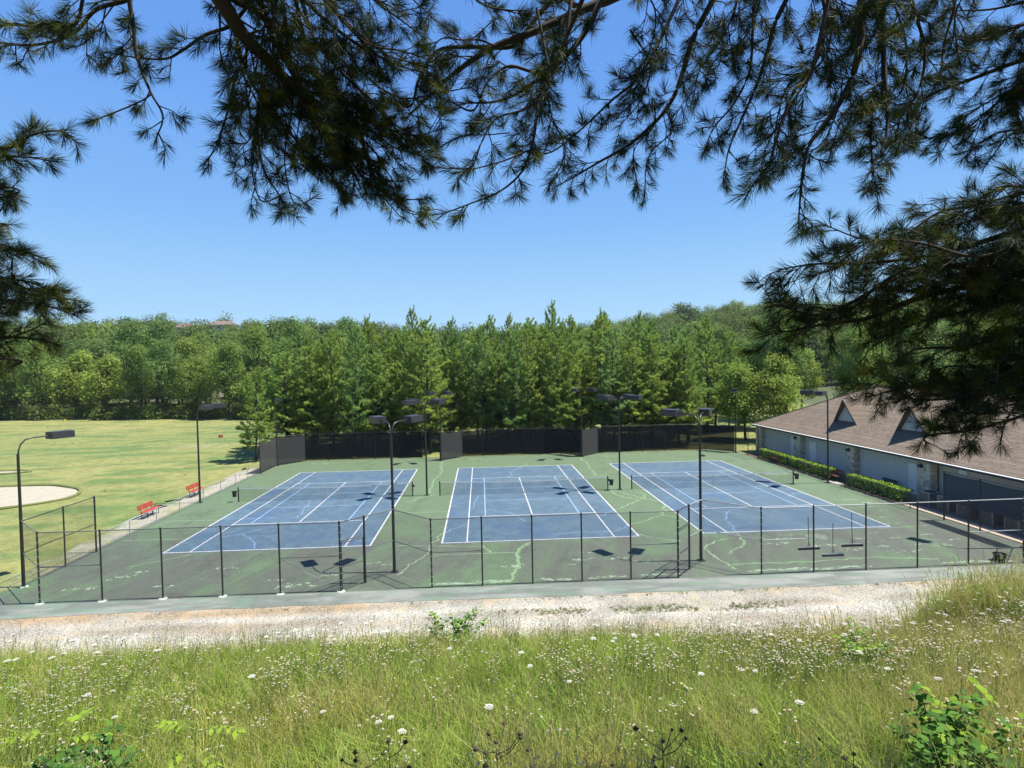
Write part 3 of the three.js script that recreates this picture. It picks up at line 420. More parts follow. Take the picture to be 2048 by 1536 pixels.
// ---------------------------------------------------------------- the long building
{
  const roofTex = tex(1024, 1024, (() => { const r = mulberry(9), tone = {}; return (i, j) => { const row = Math.floor(j / 36), off = (row * 37) % 64, tab = Math.floor((i + off) / 64) % 16, key = row * 64 + tab, t = tone[key] ??= 0.8 + 0.4 * r(); const n = tfbm(i / 1024, j / 1024, 5, 4), f = tnoise(i / 1024, j / 1024, 340); const rw = 0.86 + 0.28 * ((row * 0.618) % 1), k = t * rw * (0.78 + 0.44 * n) * (0.85 + 0.3 * f); return [0.128 * k, 0.097 * k, 0.070 * k]; }; })(), { repeat: [1 / 4, 1 / 4] });
  const roofBump = tex(1024, 1024, (i, j) => { const row = Math.floor(j / 36), y = (j % 36) / 36, off = (row * 37) % 64, x = ((i + off) % 64) / 64; return clamp(0.9 - 0.6 * y) * (x < 0.05 ? 0.5 : 1) + 0.1 * tnoise(i / 1024, j / 1024, 300); }, { color: false, repeat: [1 / 4, 1 / 4] });
  M.roof = new THREE.MeshStandardMaterial({ map: roofTex, bumpMap: roofBump, bumpScale: 0.03, roughness: 0.9, side: THREE.DoubleSide });
  M.siding = new THREE.MeshStandardMaterial({ map: tex(512, 512, (i, j) => { const k = 0.46 + 0.10 * (tfbm(i / 512, j / 512, 6, 4) - 0.5) + 0.05 * (tnoise(i / 512, j / 512, 120) - 0.5); return [k * 1.0, k * 0.98, k * 0.93]; }, { repeat: [0.5, 0.5] }), roughness: 0.7 });
  M.trim = mat(0.62, 0.63, 0.62, { roughness: 0.6 }); M.darkTrim = mat(0.035, 0.030, 0.028, { roughness: 0.6 }); M.stucco = mat(0.40, 0.37, 0.32, { roughness: 0.95 }); M.mortar = mat(0.09, 0.08, 0.07, { roughness: 1 });
  const b = thing('long_building', 'long low building with brown shingle roof, white siding and stone pillars', 'building', [0, 0, 0]);
  const WX = 27.1, Z0 = -17.3, Z1 = 26, EX = 26.4, EY = 2.88, S = 0.52, X1 = 42.4, RX = (EX + X1) / 2, RY = EY + S * (RX - EX), E0 = -17.8, E1 = 26.5, T = RX - EX, g0 = 0.12;
  part(b, 'foundation', new MB().box(WX - 0.06, X1 - 0.7, -0.05, 0.3, Z0 - 0.02, Z1), M.concrete);
  const wallAll = part(b, 'wall', new MB().box(WX + 0.12, X1 - 0.7, 0.3, EY - 0.02, Z0 + 0.1, Z1 - 0.1), M.stucco);
  // lapped siding in the three bays between the pillars
  const laps = (z0, z1) => { const g = new MB(); for (let y = g0 + 0.2, k = 0; y < EY - 0.05; y += 0.185, k++) g.quad([WX - 0.045, y, z0], [WX - 0.045, y, z1], [WX + 0.006, Math.min(EY, y + 0.2), z1], [WX + 0.006, Math.min(EY, y + 0.2), z0], z1 - z0, 0.2).quad([WX - 0.045, y, z1], [WX - 0.045, y, z0], [WX + 0.02, y, z0], [WX + 0.02, y, z1]); return g; };
  const bays = [[-16.2, -9.8], [-8.7, -2.0], [-0.95, 5.7]];
  for (const [z0, z1] of bays) part(b, 'siding', laps(z0, z1), M.siding);
  part(b, 'siding', laps(Z0, Z0 + 0.04), M.siding);
  for (const [z, w] of [[-10.6, 0.92], [-7.4, 0.92], [4.9, 0.95]]) {
    const d = part(b, 'door', new MB().box(WX - 0.075, WX + 0.04, g0 + 0.02, 2.2, z - w / 2, z + w / 2), M.trim, 'white door set in the siding');
    part(d, 'door_frame', new MB().box(WX - 0.085, WX + 0.03, g0 + 0.02, 2.28, z - w / 2 - 0.09, z - w / 2 - 0.01).box(WX - 0.085, WX + 0.03, g0 + 0.02, 2.28, z + w / 2 + 0.01, z + w / 2 + 0.09).box(WX - 0.085, WX + 0.03, 2.205, 2.285, z - w / 2 - 0.005, z + w / 2 + 0.005), M.trim);
    part(d, 'handle', new MB().bar([WX - 0.05, 1.05, z - w / 2 + 0.09], [WX - 0.12, 1.05, z - w / 2 + 0.09], 0.018, 6).bar([WX - 0.11, 1.05, z - w / 2 + 0.09], [WX - 0.11, 1.05, z - w / 2 + 0.2], 0.012, 6), M.darkTrim);
  }
  // stone pillars, stone by stone
  const stoneG = (() => { const s = new THREE.Shape(); const c = 0.46, k = 0.05; s.moveTo(-c + k, -c); s.lineTo(c - k, -c); s.lineTo(c, -c + k); s.lineTo(c, c - k); s.lineTo(c - k, c); s.lineTo(-c + k, c); s.lineTo(-c, c - k); s.lineTo(-c, -c + k); return new THREE.ExtrudeGeometry(s, { depth: 0.8, bevelEnabled: true, bevelThickness: 0.2, bevelSize: 0.04, bevelSegments: 1 }).translate(0, 0, -0.4); })();
  const stoneM = [[0.50, 0.45, 0.35], [0.56, 0.51, 0.40], [0.42, 0.37, 0.28], [0.52, 0.47, 0.38], [0.36, 0.32, 0.25], [0.54, 0.46, 0.33]].map((c, k) => { const m = new THREE.MeshStandardMaterial({ map: tex(64, 64, (i, j) => { const q = 0.75 + 0.5 * tfbm(i / 64 + k * 0.17, j / 64, 5, 3); return c.map(v => v * q); }), roughness: 0.95 }); return m; });
  const rs = mulberry(41);
  for (const [z0, z1] of [[-17.35, -16.2], [-9.8, -8.7], [-2.0, -0.95], [5.7, 6.85]]) {
    const x0 = WX - 0.52, p = part(b, 'stone_pillar', new MB().box(x0 + 0.03, WX + 0.13, -0.05, EY - 0.06, z0 + 0.03, z1 - 0.03), M.mortar);
    const face = (len, place) => { for (let y = 0; y < EY - 0.12;) { const h = Math.min(ur(rs, 0.17, 0.33), EY - 0.06 - y); let s = 0; while (s < len - 0.02) { let w = ur(rs, 0.2, 0.48); if (len - s - w < 0.15) w = len - s; const o = meshOf(stoneG, stoneM[Math.floor(rs() * 6)]); o.name = 'stone'; place(o, s + w / 2, y + h / 2, w, h); p.add(o); s += w; } y += h; } };
    face(z1 - z0, (o, s, y, w, h) => { o.position.set(x0 + 0.03, y, z0 + s); o.rotation.y = -Math.PI / 2; o.scale.set(w * 0.95, h * 0.93, 0.06 + 0.05 * rs()); });
    for (const [zz, sg] of [[z1, 0], [z0, Math.PI]]) face(0.5, (o, s, y, w, h) => { o.position.set(x0 + s + 0.03, y, zz + (sg ? 0.03 : -0.03)); o.rotation.y = sg; o.scale.set(w * 0.95, h * 0.93, 0.06 + 0.05 * rs()); });
    if (z0 > -12) { const l = part(b, 'flood_lamp', new MB().box(x0 - 0.05, x0 + 0.03, 2.28, 2.5, z0 + 0.34, z0 + 0.56).obox(V(x0 - 0.13, 2.36, z0 + 0.45), V(0.1, -0.03, 0), V(0.03, 0.09, 0), V(0, 0, 0.13)), M.darkTrim); part(l, 'glass', new MB().obox(V(x0 - 0.236, 2.33, z0 + 0.45), V(0.004, -0.001, 0), V(0.024, 0.075, 0), V(0, 0, 0.11)), M.lens); }
  }
  part(b, 'downspout', new MB().bar([WX - 0.06, 0.05, -0.55 - 1.6 + 0.05], [WX - 0.06, EY - 0.1, -2.1], 0.05, 8), M.darkTrim);
  // hipped roof with thickness, eaves, gutter
  const q = (a, c, d, e, uw, uh) => new MB().quad(a, c, d, e, uw, uh), th = 0.14, sl = Math.hypot(T, S * T);
  const front = new MB(); { const uv = (x, y, z) => front.v(x, y, z, z, Math.hypot(x - EX, y - EY)); const k = uv(EX, EY, E0); uv(EX, EY, E1); uv(RX, RY, E1); uv(RX, RY, E0 + T); front.i.push(k, k + 1, k + 2, k, k + 2, k + 3); }
  const roof = part(b, 'roof', front, M.roof);
  const end = new MB(); { const uv = (x, y, z) => end.v(x, y, z, x, Math.hypot(z - E0, y - EY)); const k = uv(EX, EY, E0); uv(RX, RY, E0 + T); uv(X1, EY, E0); end.i.push(k, k + 1, k + 2); } part(roof, 'hip_end', end, M.roof);
  const back = new MB(); { const uv = (x, y, z) => back.v(x, y, z, z, Math.hypot(X1 - x, y - EY)); const k = uv(X1, EY, E0); uv(RX, RY, E0 + T); uv(RX, RY, E1); uv(X1, EY, E1); back.i.push(k, k + 1, k + 2, k, k + 2, k + 3); } part(roof, 'back_slope', back, M.roof);
  part(roof, 'ridge_cap', new MB().tube([V(EX, EY + 0.01, E0), V(RX, RY + 0.02, E0 + T), V(RX, RY + 0.02, E1)], 0.06, 6), M.roof);
  part(b, 'soffit', new MB().box(EX + 0.02, X1 - 0.02, EY - 0.16, EY - 0.12, E0 + 0.02, E1), M.trim);
  part(b, 'gutter', new MB().box(EX - 0.11, EX - 0.002, EY - 0.13, EY - 0.03, E0 - 0.02, E1), M.darkTrim);
  part(b, 'fascia', new MB().box(EX, EX + 0.03, EY - 0.17, EY - 0.012, E0, E1).box(EX, X1, EY - 0.17, EY - 0.012, E0 - 0.03, E0), M.darkTrim);
  part(b, 'drip_edge', new MB().box(EX - 0.13, EX + 0.02, EY - 0.028, EY + 0.014, E0 - 0.03, E1), M.trim);
  // gabled dormers
  for (const zc of [-5.4, 2.4]) {
    const fx = 29.05, fy = EY + S * (fx - EX), hw = 1.5, ht = 1.95, ov = 0.5, xr = fx + (ht + 0.02) / S, d = part(b, 'dormer', new MB().tri([fx, fy - 0.05, zc - hw], [fx, fy - 0.05, zc + hw], [fx, fy + ht - 0.12, zc]), M.siding, 'gabled dormer faced with white siding');
    const rows = new MB(); for (let y = 0.02; y < ht - 0.3; y += 0.2) { const w = hw * (1 - (y + 0.1) / (ht - 0.1)) - 0.06; if (w > 0.1) rows.quad([fx - 0.03, fy + y, zc - w - 0.08], [fx - 0.03, fy + y, zc + w + 0.08], [fx - 0.006, fy + y + 0.2, zc + w], [fx - 0.006, fy + y + 0.2, zc - w]); } part(d, 'siding', rows, M.siding);
    for (const s of [-1, 1]) {
      const kz = hw + 0.42, ky = ht * kz / hw - ht, A = [fx - ov * 0.55, fy - ky + 0.0, zc + s * kz], B = [fx - ov, fy + ht, zc], Cc = [xr, fy + ht, zc], yb = A[1], D = [EX + (yb - EY) / S, yb, zc + s * kz];
      const g = new MB(); g.quad(A, D, Cc, B); g.quad([A[0], A[1] - 0.12, A[2]], [D[0], D[1] - 0.12, D[2]], [Cc[0], Cc[1] - 0.12, Cc[2]], [B[0], B[1] - 0.12, B[2]]); part(d, 'dormer_roof', g, M.roof);
      part(d, 'rake_board', new MB().quad([A[0] - 0.01, A[1] - 0.16, A[2]], [A[0] - 0.01, A[1] + 0.01, A[2]], [B[0] - 0.01, B[1] + 0.01, B[2]], [B[0] - 0.01, B[1] - 0.17, B[2]]), M.darkTrim);
    }
  }
  part(b, 'wall_box', new MB().box(WX - 0.02, WX + 0.13, 2.28, 2.52, 8.6, 9.2), M.trim);
  struct('footpath', new MB().box(24.5, 25.25, -0.03, 0.035, 7.2, 20), mat(0.42, 0.33, 0.25, { roughness: 0.95 }), 'narrow tan footpath between the blue screen and the building');
  struct('planting_bed', new MB().box(24.32, 26.1, -0.03, 0.02, -15.5, 7.2), mat(0.085, 0.062, 0.045, { roughness: 1 }), 'mulched bed under the clipped hedges');
  struct('building_apron', new MB().box(25.25, WX, -0.03, 0.016, 7.2, 24).box(26.1, WX, -0.03, 0.016, -17.3, 7.2), mat(0.16, 0.125, 0.11, { roughness: 0.95 }), 'brown paved apron along the building wall');
  // air conditioners
  M.acBody = mat(0.30, 0.31, 0.30, { roughness: 0.55, metalness: 0.2 }); M.acDark = mat(0.03, 0.03, 0.03);
  [[26.1, 7.45, 'condenser unit standing at the end of the stone pillar'], [26.2, 8.9, 'condenser unit behind the blue screen, next to the unscreened one'], [26.2, 10.4, 'condenser unit behind the middle of the blue screen'], [26.2, 12.0, 'condenser unit behind the blue screen, second from the front corner'], [26.2, 13.6, 'condenser unit behind the blue screen, nearest the front corner']].forEach(([x, z, label]) => {
    const t = thing('air_conditioner', label, 'air conditioner', [x, 0.012, z], 0, 'condenser units beside the building'), w = 0.42, h = 0.86;
    part(t, 'core', new MB().box(-w + 0.04, w - 0.04, 0, h - 0.02, -w + 0.04, w - 0.04), M.acDark);
    const c = new MB(); for (const sx of [-1, 1]) for (const sz of [-1, 1]) c.box(sx * w - 0.03, sx * w + 0.03, 0, h, sz * w - 0.03, sz * w + 0.03); c.box(-w - 0.03, w + 0.03, h, h + 0.04, -w - 0.03, w + 0.03); part(t, 'cabinet', c, M.acBody);
    const f = new MB(); for (let k = 1; k < 12; k++) { const o = -w + 2 * w * k / 12; f.box(o - 0.01, o + 0.01, 0.02, h - 0.01, -w - 0.012, -w + 0.005).box(o - 0.01, o + 0.01, 0.02, h - 0.01, w - 0.005, w + 0.012).box(-w - 0.012, -w + 0.005, 0.02, h - 0.01, o - 0.01, o + 0.01).box(w - 0.005, w + 0.012, 0.02, h - 0.01, o - 0.01, o + 0.01); } part(t, 'fin_grille', f, M.acBody);
    part(t, 'fan_guard', new THREE.CylinderGeometry(0.33, 0.33, 0.03, 20).translate(0, h + 0.05, 0), M.acDark);
  });
}
// ---------------------------------------------------------------- hedges
M.leafLime = leafMat(1, 1, 1, { vertexColors: true, transmission: 0.12 });
function hedge(x0, x1, h, z0, z1, label, seed) {
  const t = thing('clipped_hedge', label, 'hedge', [0, 0, 0], 0, 'hedges in front of the building'), r = mulberry(seed), g = new MB(true), wood = new MB();
  const n = Math.round((z1 - z0) * 520);
  for (let k = 0; k < n; k++) {
    const z = ur(r, z0, z1), edge = r(), hh = h + 0.12 * (fbm(z * 0.9, seed, 3) - 0.5); let x, y, nx = 0, ny = 0; if (edge < 0.42) { x = ur(r, x0, x1); y = hh + ur(r, -0.08, 0.06); ny = 1; } else if (edge < 0.72) { x = x0 + ur(r, -0.05, 0.08); y = ur(r, 0.12, hh); nx = -1; } else if (edge < 0.85) { x = x1; y = ur(r, 0.15, hh); nx = 1; } else { x = ur(r, x0, x1); y = ur(r, 0.1, hh); }
    if (nx && (vnoise(z * 2.2, y * 3 + seed) < 0.4 || r() > smooth(0.1, hh, y) * 0.9 + 0.1)) continue;
    const s = ur(r, 0.035, 0.07), d = V(nx + ur(r, -0.9, 0.9), ny + ur(r, -0.5, 0.9), ur(r, -0.9, 0.9)).normalize(), a = V(d.z, 0.2, -d.x).normalize(), b = d.clone().cross(a), t1 = ur(r, 0.75, 1.2), ye = ur(r, 0, 0.3);
    g.col = [(0.17 + 0.08 * ye) * t1, 0.28 * t1, 0.04 * t1]; const P = (u, v) => [x + a.x * u * s + b.x * v * s, y + a.y * u * s + b.y * v * s, z + a.z * u * s + b.z * v * s]; g.quad(P(-1, -0.6), P(1, -0.6), P(1, 0.6), P(-1, 0.6));
  }
  for (let z = z0 + 0.3; z < z1; z += 0.45) for (let k = 0; k < 4; k++) { const x = (x0 + x1) / 2 + ur(r, -0.1, 0.1); wood.tube([V(x, -0.02, z), V(x + ur(r, -0.2, 0.2), 0.4, z + ur(r, -0.15, 0.15)), V(ur(r, x0, x1), h - 0.1, z + ur(r, -0.3, 0.3))], [0.018, 0.012, 0.005], 4); }
  part(t, 'foliage', g, M.leafLime); part(t, 'stems', wood, M.bark);
}
const barkTex = tex(256, 256, (i, j) => { const u = i / 256, v = j / 256, n = tfbm(u, v * 0.5, 14, 4), k = 0.5 + 1.0 * (n - 0.35); return [0.075 * k, 0.058 * k, 0.046 * k]; });
M.bark = new THREE.MeshStandardMaterial({ map: barkTex, roughness: 0.95 });
hedge(24.62, 25.5, 0.9, -13.0, -0.55 - 0.6, 'long clipped hedge with lime green top, farther from the camera', 3);
hedge(24.62, 25.45, 0.9, 0.95, 6.9, 'short clipped hedge with lime green top, nearer the camera', 4);
console.log('building');

// ---------------------------------------------------------------- trees
M.leaf = leafMat(1, 1, 1, { vertexColors: true, transmission: 0.5, roughness: 0.8 });
M.needle = leafMat(1, 1, 1, { vertexColors: true, transmission: 0.5, roughness: 0.8 });
function pineGeo(seed, h, base, start, hue) {
  const r = mulberry(seed), g = new MB(true), t = new MB(), lean = [ur(r, -0.25, 0.25), ur(r, -0.25, 0.25)];
  const tp = y => V(lean[0] * y / h + 0.08 * Math.sin(y * 0.6 + seed), y, lean[1] * y / h + 0.08 * Math.cos(y * 0.5 + seed));
  const tr = []; const rr = []; for (let k = 0; k <= 8; k++) { tr.push(tp(h * k / 8 * 0.98 - (k ? 0 : 0.3))); rr.push(mix(0.17, 0.025, k / 8)); } t.tube(tr, rr, 7);
  const spray = (p, d, s, col) => {
    for (let q = 0; q < 11; q++) {
      const e = V(d.x + ur(r, -0.75, 0.75), d.y + ur(r, -0.4, 0.65), d.z + ur(r, -0.75, 0.75)).normalize(), L = s * ur(r, 0.7, 1.25), w = s * ur(r, 0.12, 0.22), a = V(ur(r, -0.45, 0.45), 1, ur(r, -0.45, 0.45)).cross(e).normalize(), v = ur(r, 0.78, 1.22);
      g.col = [col[0] * v, col[1] * v, col[2] * v];
      g.quad([p.x - a.x * w * 0.4, p.y - a.y * w * 0.4, p.z - a.z * w * 0.4], [p.x + a.x * w * 0.4, p.y + a.y * w * 0.4, p.z + a.z * w * 0.4], [p.x + e.x * L + a.x * w * 0.5, p.y + e.y * L + a.y * w * 0.5, p.z + e.z * L + a.z * w * 0.5], [p.x + e.x * L - a.x * w * 0.5, p.y + e.y * L - a.y * w * 0.5, p.z + e.z * L - a.z * w * 0.5]);
    }
  };
  for (let y = start * h; y < h - 0.3;) {
    const u = (y - start * h) / (h * (1 - start)), n = Math.round(ur(r, 4, 6.6)), a0 = r() * 6.28, big = base * Math.pow(1 - u, 0.46) * (0.45 + 0.55 * smooth(-0.12, 0.12, u)) + 0.28;
    for (let k = 0; k < n; k++) {
      if (u > 0.12 && r() < 0.12) continue;
      const a = a0 + k / n * 6.28 + ur(r, -0.4, 0.4), L = big * ur(r, 0.5, 1.3), el = mix(0.12, 1.0, u * u) + ur(r, -0.1, 0.22), o = tp(y), d = V(Math.cos(a) * Math.cos(el), Math.sin(el), Math.sin(a) * Math.cos(el));
      const tip = o.clone().addScaledVector(d, L); tip.y += 0.12 * L; t.tube([o, o.clone().addScaledVector(d, L * 0.5).add(V(0, -0.03 * L, 0)), tip], [0.035 * (1 - u) + 0.012, 0.02, 0.006], 4, false);
      const m = Math.max(3, Math.round(L * 6.5)), tone = ur(r, 0.8, 1.2), ye = r();
      for (let q = 0; q < m; q++) {
        const s = mix(0.25, 1.02, Math.sqrt((q + r()) / m)), side = ur(r, -1, 1) * 0.34 * L * (1.15 - s) * 1.5; const p = o.clone().addScaledVector(d, L * s).add(V(-d.z * side, 0.12 * L * s * s + ur(r, -0.12, 0.14), d.x * side));
        spray(p, V(d.x * 0.7 - d.z * side * 0.5, 0.35 + 0.5 * u, d.z * 0.7 + d.x * side * 0.5).normalize(), ur(r, 0.28, 0.48) * (1 - 0.35 * u * u), [hue[0] * tone * (1 + 0.25 * ye), hue[1] * tone * (1 + 0.1 * ye), hue[2] * tone]);
      }
    }
    y += ur(r, 0.34, 0.6);
  }
  spray(tp(h - 0.35), V(0, 1, 0), 0.34, hue); spray(tp(h - 0.1), V(0, 1.4, 0), 0.3, hue);
  return [t.geo(), g.geo()];
}
function broadGeo(seed, h, rad, hue, leaf = 0.34, clumps = 820, per = 11, low = 0.18) {
  const r = mulberry(seed), g = new MB(true), t = new MB(), lobes = [];
  const nL = 15; for (let k = 0; k < nL; k++) { const a = r() * 6.28, u = Math.sqrt(r()), y = mix(low + 0.1, 0.9, (k + r()) / nL), w = Math.sin(Math.PI * clamp(mix(0.22, 0.93, (y - low) / (1 - low)))), q = rad * 0.62 * u * w; lobes.push([Math.cos(a) * q, h * y, Math.sin(a) * q, rad * ur(r, 0.3, 0.52) * (0.6 + 0.4 * w), ur(r, 0.8, 1.2)]); }
  t.tube([V(0, -0.4, 0), V(ur(r, -0.2, 0.2), h * 0.2, ur(r, -0.2, 0.2)), V(ur(r, -0.4, 0.4), h * 0.45, ur(r, -0.4, 0.4)), V(0, h * 0.75, 0)], [h * 0.02, h * 0.015, h * 0.011, 0.04], 7);
  for (const L of lobes) t.tube([V(0, h * ur(r, 0.16, 0.4), 0), V(L[0] * 0.5, L[1] * 0.72, L[2] * 0.5), V(L[0], L[1], L[2])], [h * 0.008, h * 0.005, 0.03], 5, false);
  for (let k = 0; k < clumps; k++) {
    const L = lobes[k % nL], a = r() * 6.28, cz = ur(r, -0.75, 1), sr = Math.sqrt(1 - cz * cz), R = L[3] * ur(r, 0.72, 1.08), o = V(Math.cos(a) * sr, cz, Math.sin(a) * sr), c = V(L[0], L[1], L[2]).addScaledVector(o, R), tone = L[4] * ur(r, 0.82, 1.18), ye = r() * 0.25;
    for (let q = 0; q < per; q++) {
      const s = leaf * ur(r, 0.55, 1.25), p = c.clone().add(V(ur(r, -1, 1), ur(r, -0.7, 0.7), ur(r, -1, 1)).multiplyScalar(leaf * 1.9)), n = V(o.x * 0.6 + ur(r, -0.8, 0.8), 0.9 + ur(r, -0.7, 0.7), o.z * 0.6 + ur(r, -0.8, 0.8)).normalize(), x = V(n.z, 0.15, -n.x).cross(n).normalize(), y = n.clone().cross(x), v = tone * ur(r, 0.85, 1.15);
      g.col = [hue[0] * v * (1 + ye), hue[1] * v, hue[2] * v]; const P = (i, j) => [p.x + (x.x * i + y.x * j) * s, p.y + (x.y * i + y.y * j) * s, p.z + (x.z * i + y.z * j) * s]; const k0 = g.v(...P(-0.5, 0)); g.v(...P(0, -0.36)); g.v(...P(0.55, 0)); g.v(...P(0, 0.36)); g.i.push(k0, k0 + 1, k0 + 2, k0, k0 + 2, k0 + 3);
    }
  }
  return [t.geo(), g.geo()];
}
const pineV = [[101, 15.3, 2.6, 0.14], [102, 14.2, 2.5, 0.16], [103, 15.8, 2.4, 0.16], [104, 13.6, 2.7, 0.13], [105, 14.8, 2.3, 0.17], [106, 13.2, 2.5, 0.13]].map(([s, h, b, st], k) => pineGeo(s, h, b, st, [[0.265, 0.39, 0.10], [0.24, 0.375, 0.11], [0.285, 0.40, 0.10], [0.26, 0.385, 0.10], [0.23, 0.365, 0.12], [0.29, 0.405, 0.098]][k]));
const broadV = [[201, 17, 5.0, [0.158, 0.268, 0.056]], [202, 15, 5.4, [0.178, 0.28, 0.056]], [203, 19, 5.2, [0.128, 0.232, 0.06]], [204, 13, 4.8, [0.215, 0.32, 0.056]], [205, 16, 5.6, [0.145, 0.24, 0.068]], [206, 11, 4.4, [0.18, 0.29, 0.05]]].map(([s, h, r, c]) => broadGeo(s, h, r, c));
function tree(kind, geos, x, z, s, turn, label, category, group, dy = 0) {
  const t = thing(kind, label, category, [x, groundY(x, z) + dy, z], turn, group); t.scale.setScalar(s);
  part(t, 'trunk', geos[0], M.bark); const c = part(t, 'crown', geos[1], kind === 'pine_tree' ? M.needle : M.leaf); return t;
}
{
  const r = mulberry(33);
  // the belt of pines behind the back fence
  const rows = [[-23.0, -26.0, 23, 2.7], [-26.4, -29, 24, 2.8], [-30.5, -30, 28, 3.2], [-35, -28, 33, 3.6], [-40, -26, 36, 4.0]];
  const ORD = 'zeroth first second third fourth fifth sixth seventh eighth ninth tenth eleventh twelfth thirteenth fourteenth fifteenth sixteenth seventeenth eighteenth nineteenth twentieth twenty-first twenty-second twenty-third twenty-fourth twenty-fifth twenty-sixth'.split(' '); let nth = 0, lead = 0;
  rows.forEach(([z, xa, xb, step], q) => { for (let x = xa + q * 1.7; x < xb; x += step * ur(r, 0.8, 1.2)) { const k = Math.floor(r() * 6); if (r() < 0.1) continue; const t = tree('pine_tree', pineV[k], x + ur(r, -0.7, 0.7), z + ur(r, -1.5, 1.5), 1, r() * 6.28, q ? 'pine deep in the dense belt behind the screened back fence' : `pine against the screened back fence, ${ORD[++nth]} from the fairway end`, 'tree', q ? 'pines deep in the belt' : 'pines against the back fence'), w = ur(r, 0.72, 1.12); t.scale.set(w, ur(r, 0.78, 1.0) * (q > 2 ? 1.06 : 1), w); t.rotation.z = ur(r, -0.04, 0.04); } });
  for (const [x, z, s, k] of [[-17, -30, 1.0, 2], [-11.5, -29, 1.06, 2], [-6.7, -30, 1.05, 4], [-1.6, -31, 1.04, 0], [6.0, -30, 1.14, 0], [12.7, -30, 1.10, 4], [17.5, -31, 1.05, 0]]) { const t = tree('pine_tree', pineV[k], x, z, s, r() * 6.28, `tall pine whose thin leader rises above the belt, ${ORD[++lead]} from the left`, 'tree', 'tall leaders in the belt of pines'); t.scale.x = t.scale.z = 0.72; }
  // small low pine beside the corner of the fence
  tree('pine_tree', pineV[3], -27.6, -20.2, 0.72, 1, 'small pine spreading low at the fairway corner of the fence', 'tree');
  const bT = (k, x, z, s, label, g, dy) => tree('broadleaf_tree', broadV[k], x, z, s, r() * 6.28, label, 'tree', g, dy);
  // the wood's edge beyond the fairway
  let edge = 0; for (let x = -118; x < -36; x += ur(r, 5.4, 8.8)) { const z = -84 - 10 * smooth(-60, -115, x) + ur(r, -2, 2) + 6 * smooth(-70, -40, x); bT(Math.floor(r() * 6), x, z, ur(r, 0.85, 1.2), `tree at the edge of the wood beyond the fairway, ${ORD[++edge]} from the left`, 'trees at the edge of the wood', -0.5); }
  for (let q = 0; q < 3; q++) for (let x = -165; x < 30; x += ur(r, 7, 10)) { const z = -101 - q * 11 + ur(r, -3.5, 3.5); bT(Math.floor(r() * 6), x, z, ur(r, 0.95, 1.3), 'tree within the wood, behind those at its edge', 'trees within the wood'); }
  for (let x = -30; x < 60; x += ur(r, 6, 9)) bT(Math.floor(r() * 5), x, -62 + ur(r, -6, 6), ur(r, 0.7, 0.95), 'tree behind the belt of pines', 'trees behind the pines');
  bT(3, 33.0, -24.5, 0.82, 'bright green leafy tree between the pines and the brown roof'); bT(5, 29.5, -26, 0.85, 'lime green tree at the end of the belt of pines');
  for (const [k, x, z, s] of [[2, 40, -36, 0.9], [0, 47, -30, 0.85], [4, 52, -24, 0.9], [2, 58, -38, 1], [0, 64, -26, 0.95], [4, 70, -14, 0.9], [1, 76, -30, 1], [3, 60, -8, 0.85], [5, 55, 0, 0.95], [1, 66, 4, 0.9], [0, 84, -20, 1.05], [2, 45, -48, 1.05], [4, 62, -52, 1.1], [1, 78, -48, 1.1], [0, 95, -36, 1.1], [2, 92, -8, 1.1], [3, 52, -14, 0.7]]) bT(k, x, z, s, 'leafy tree standing behind the long building', 'trees behind the building');
}
console.log('trees');
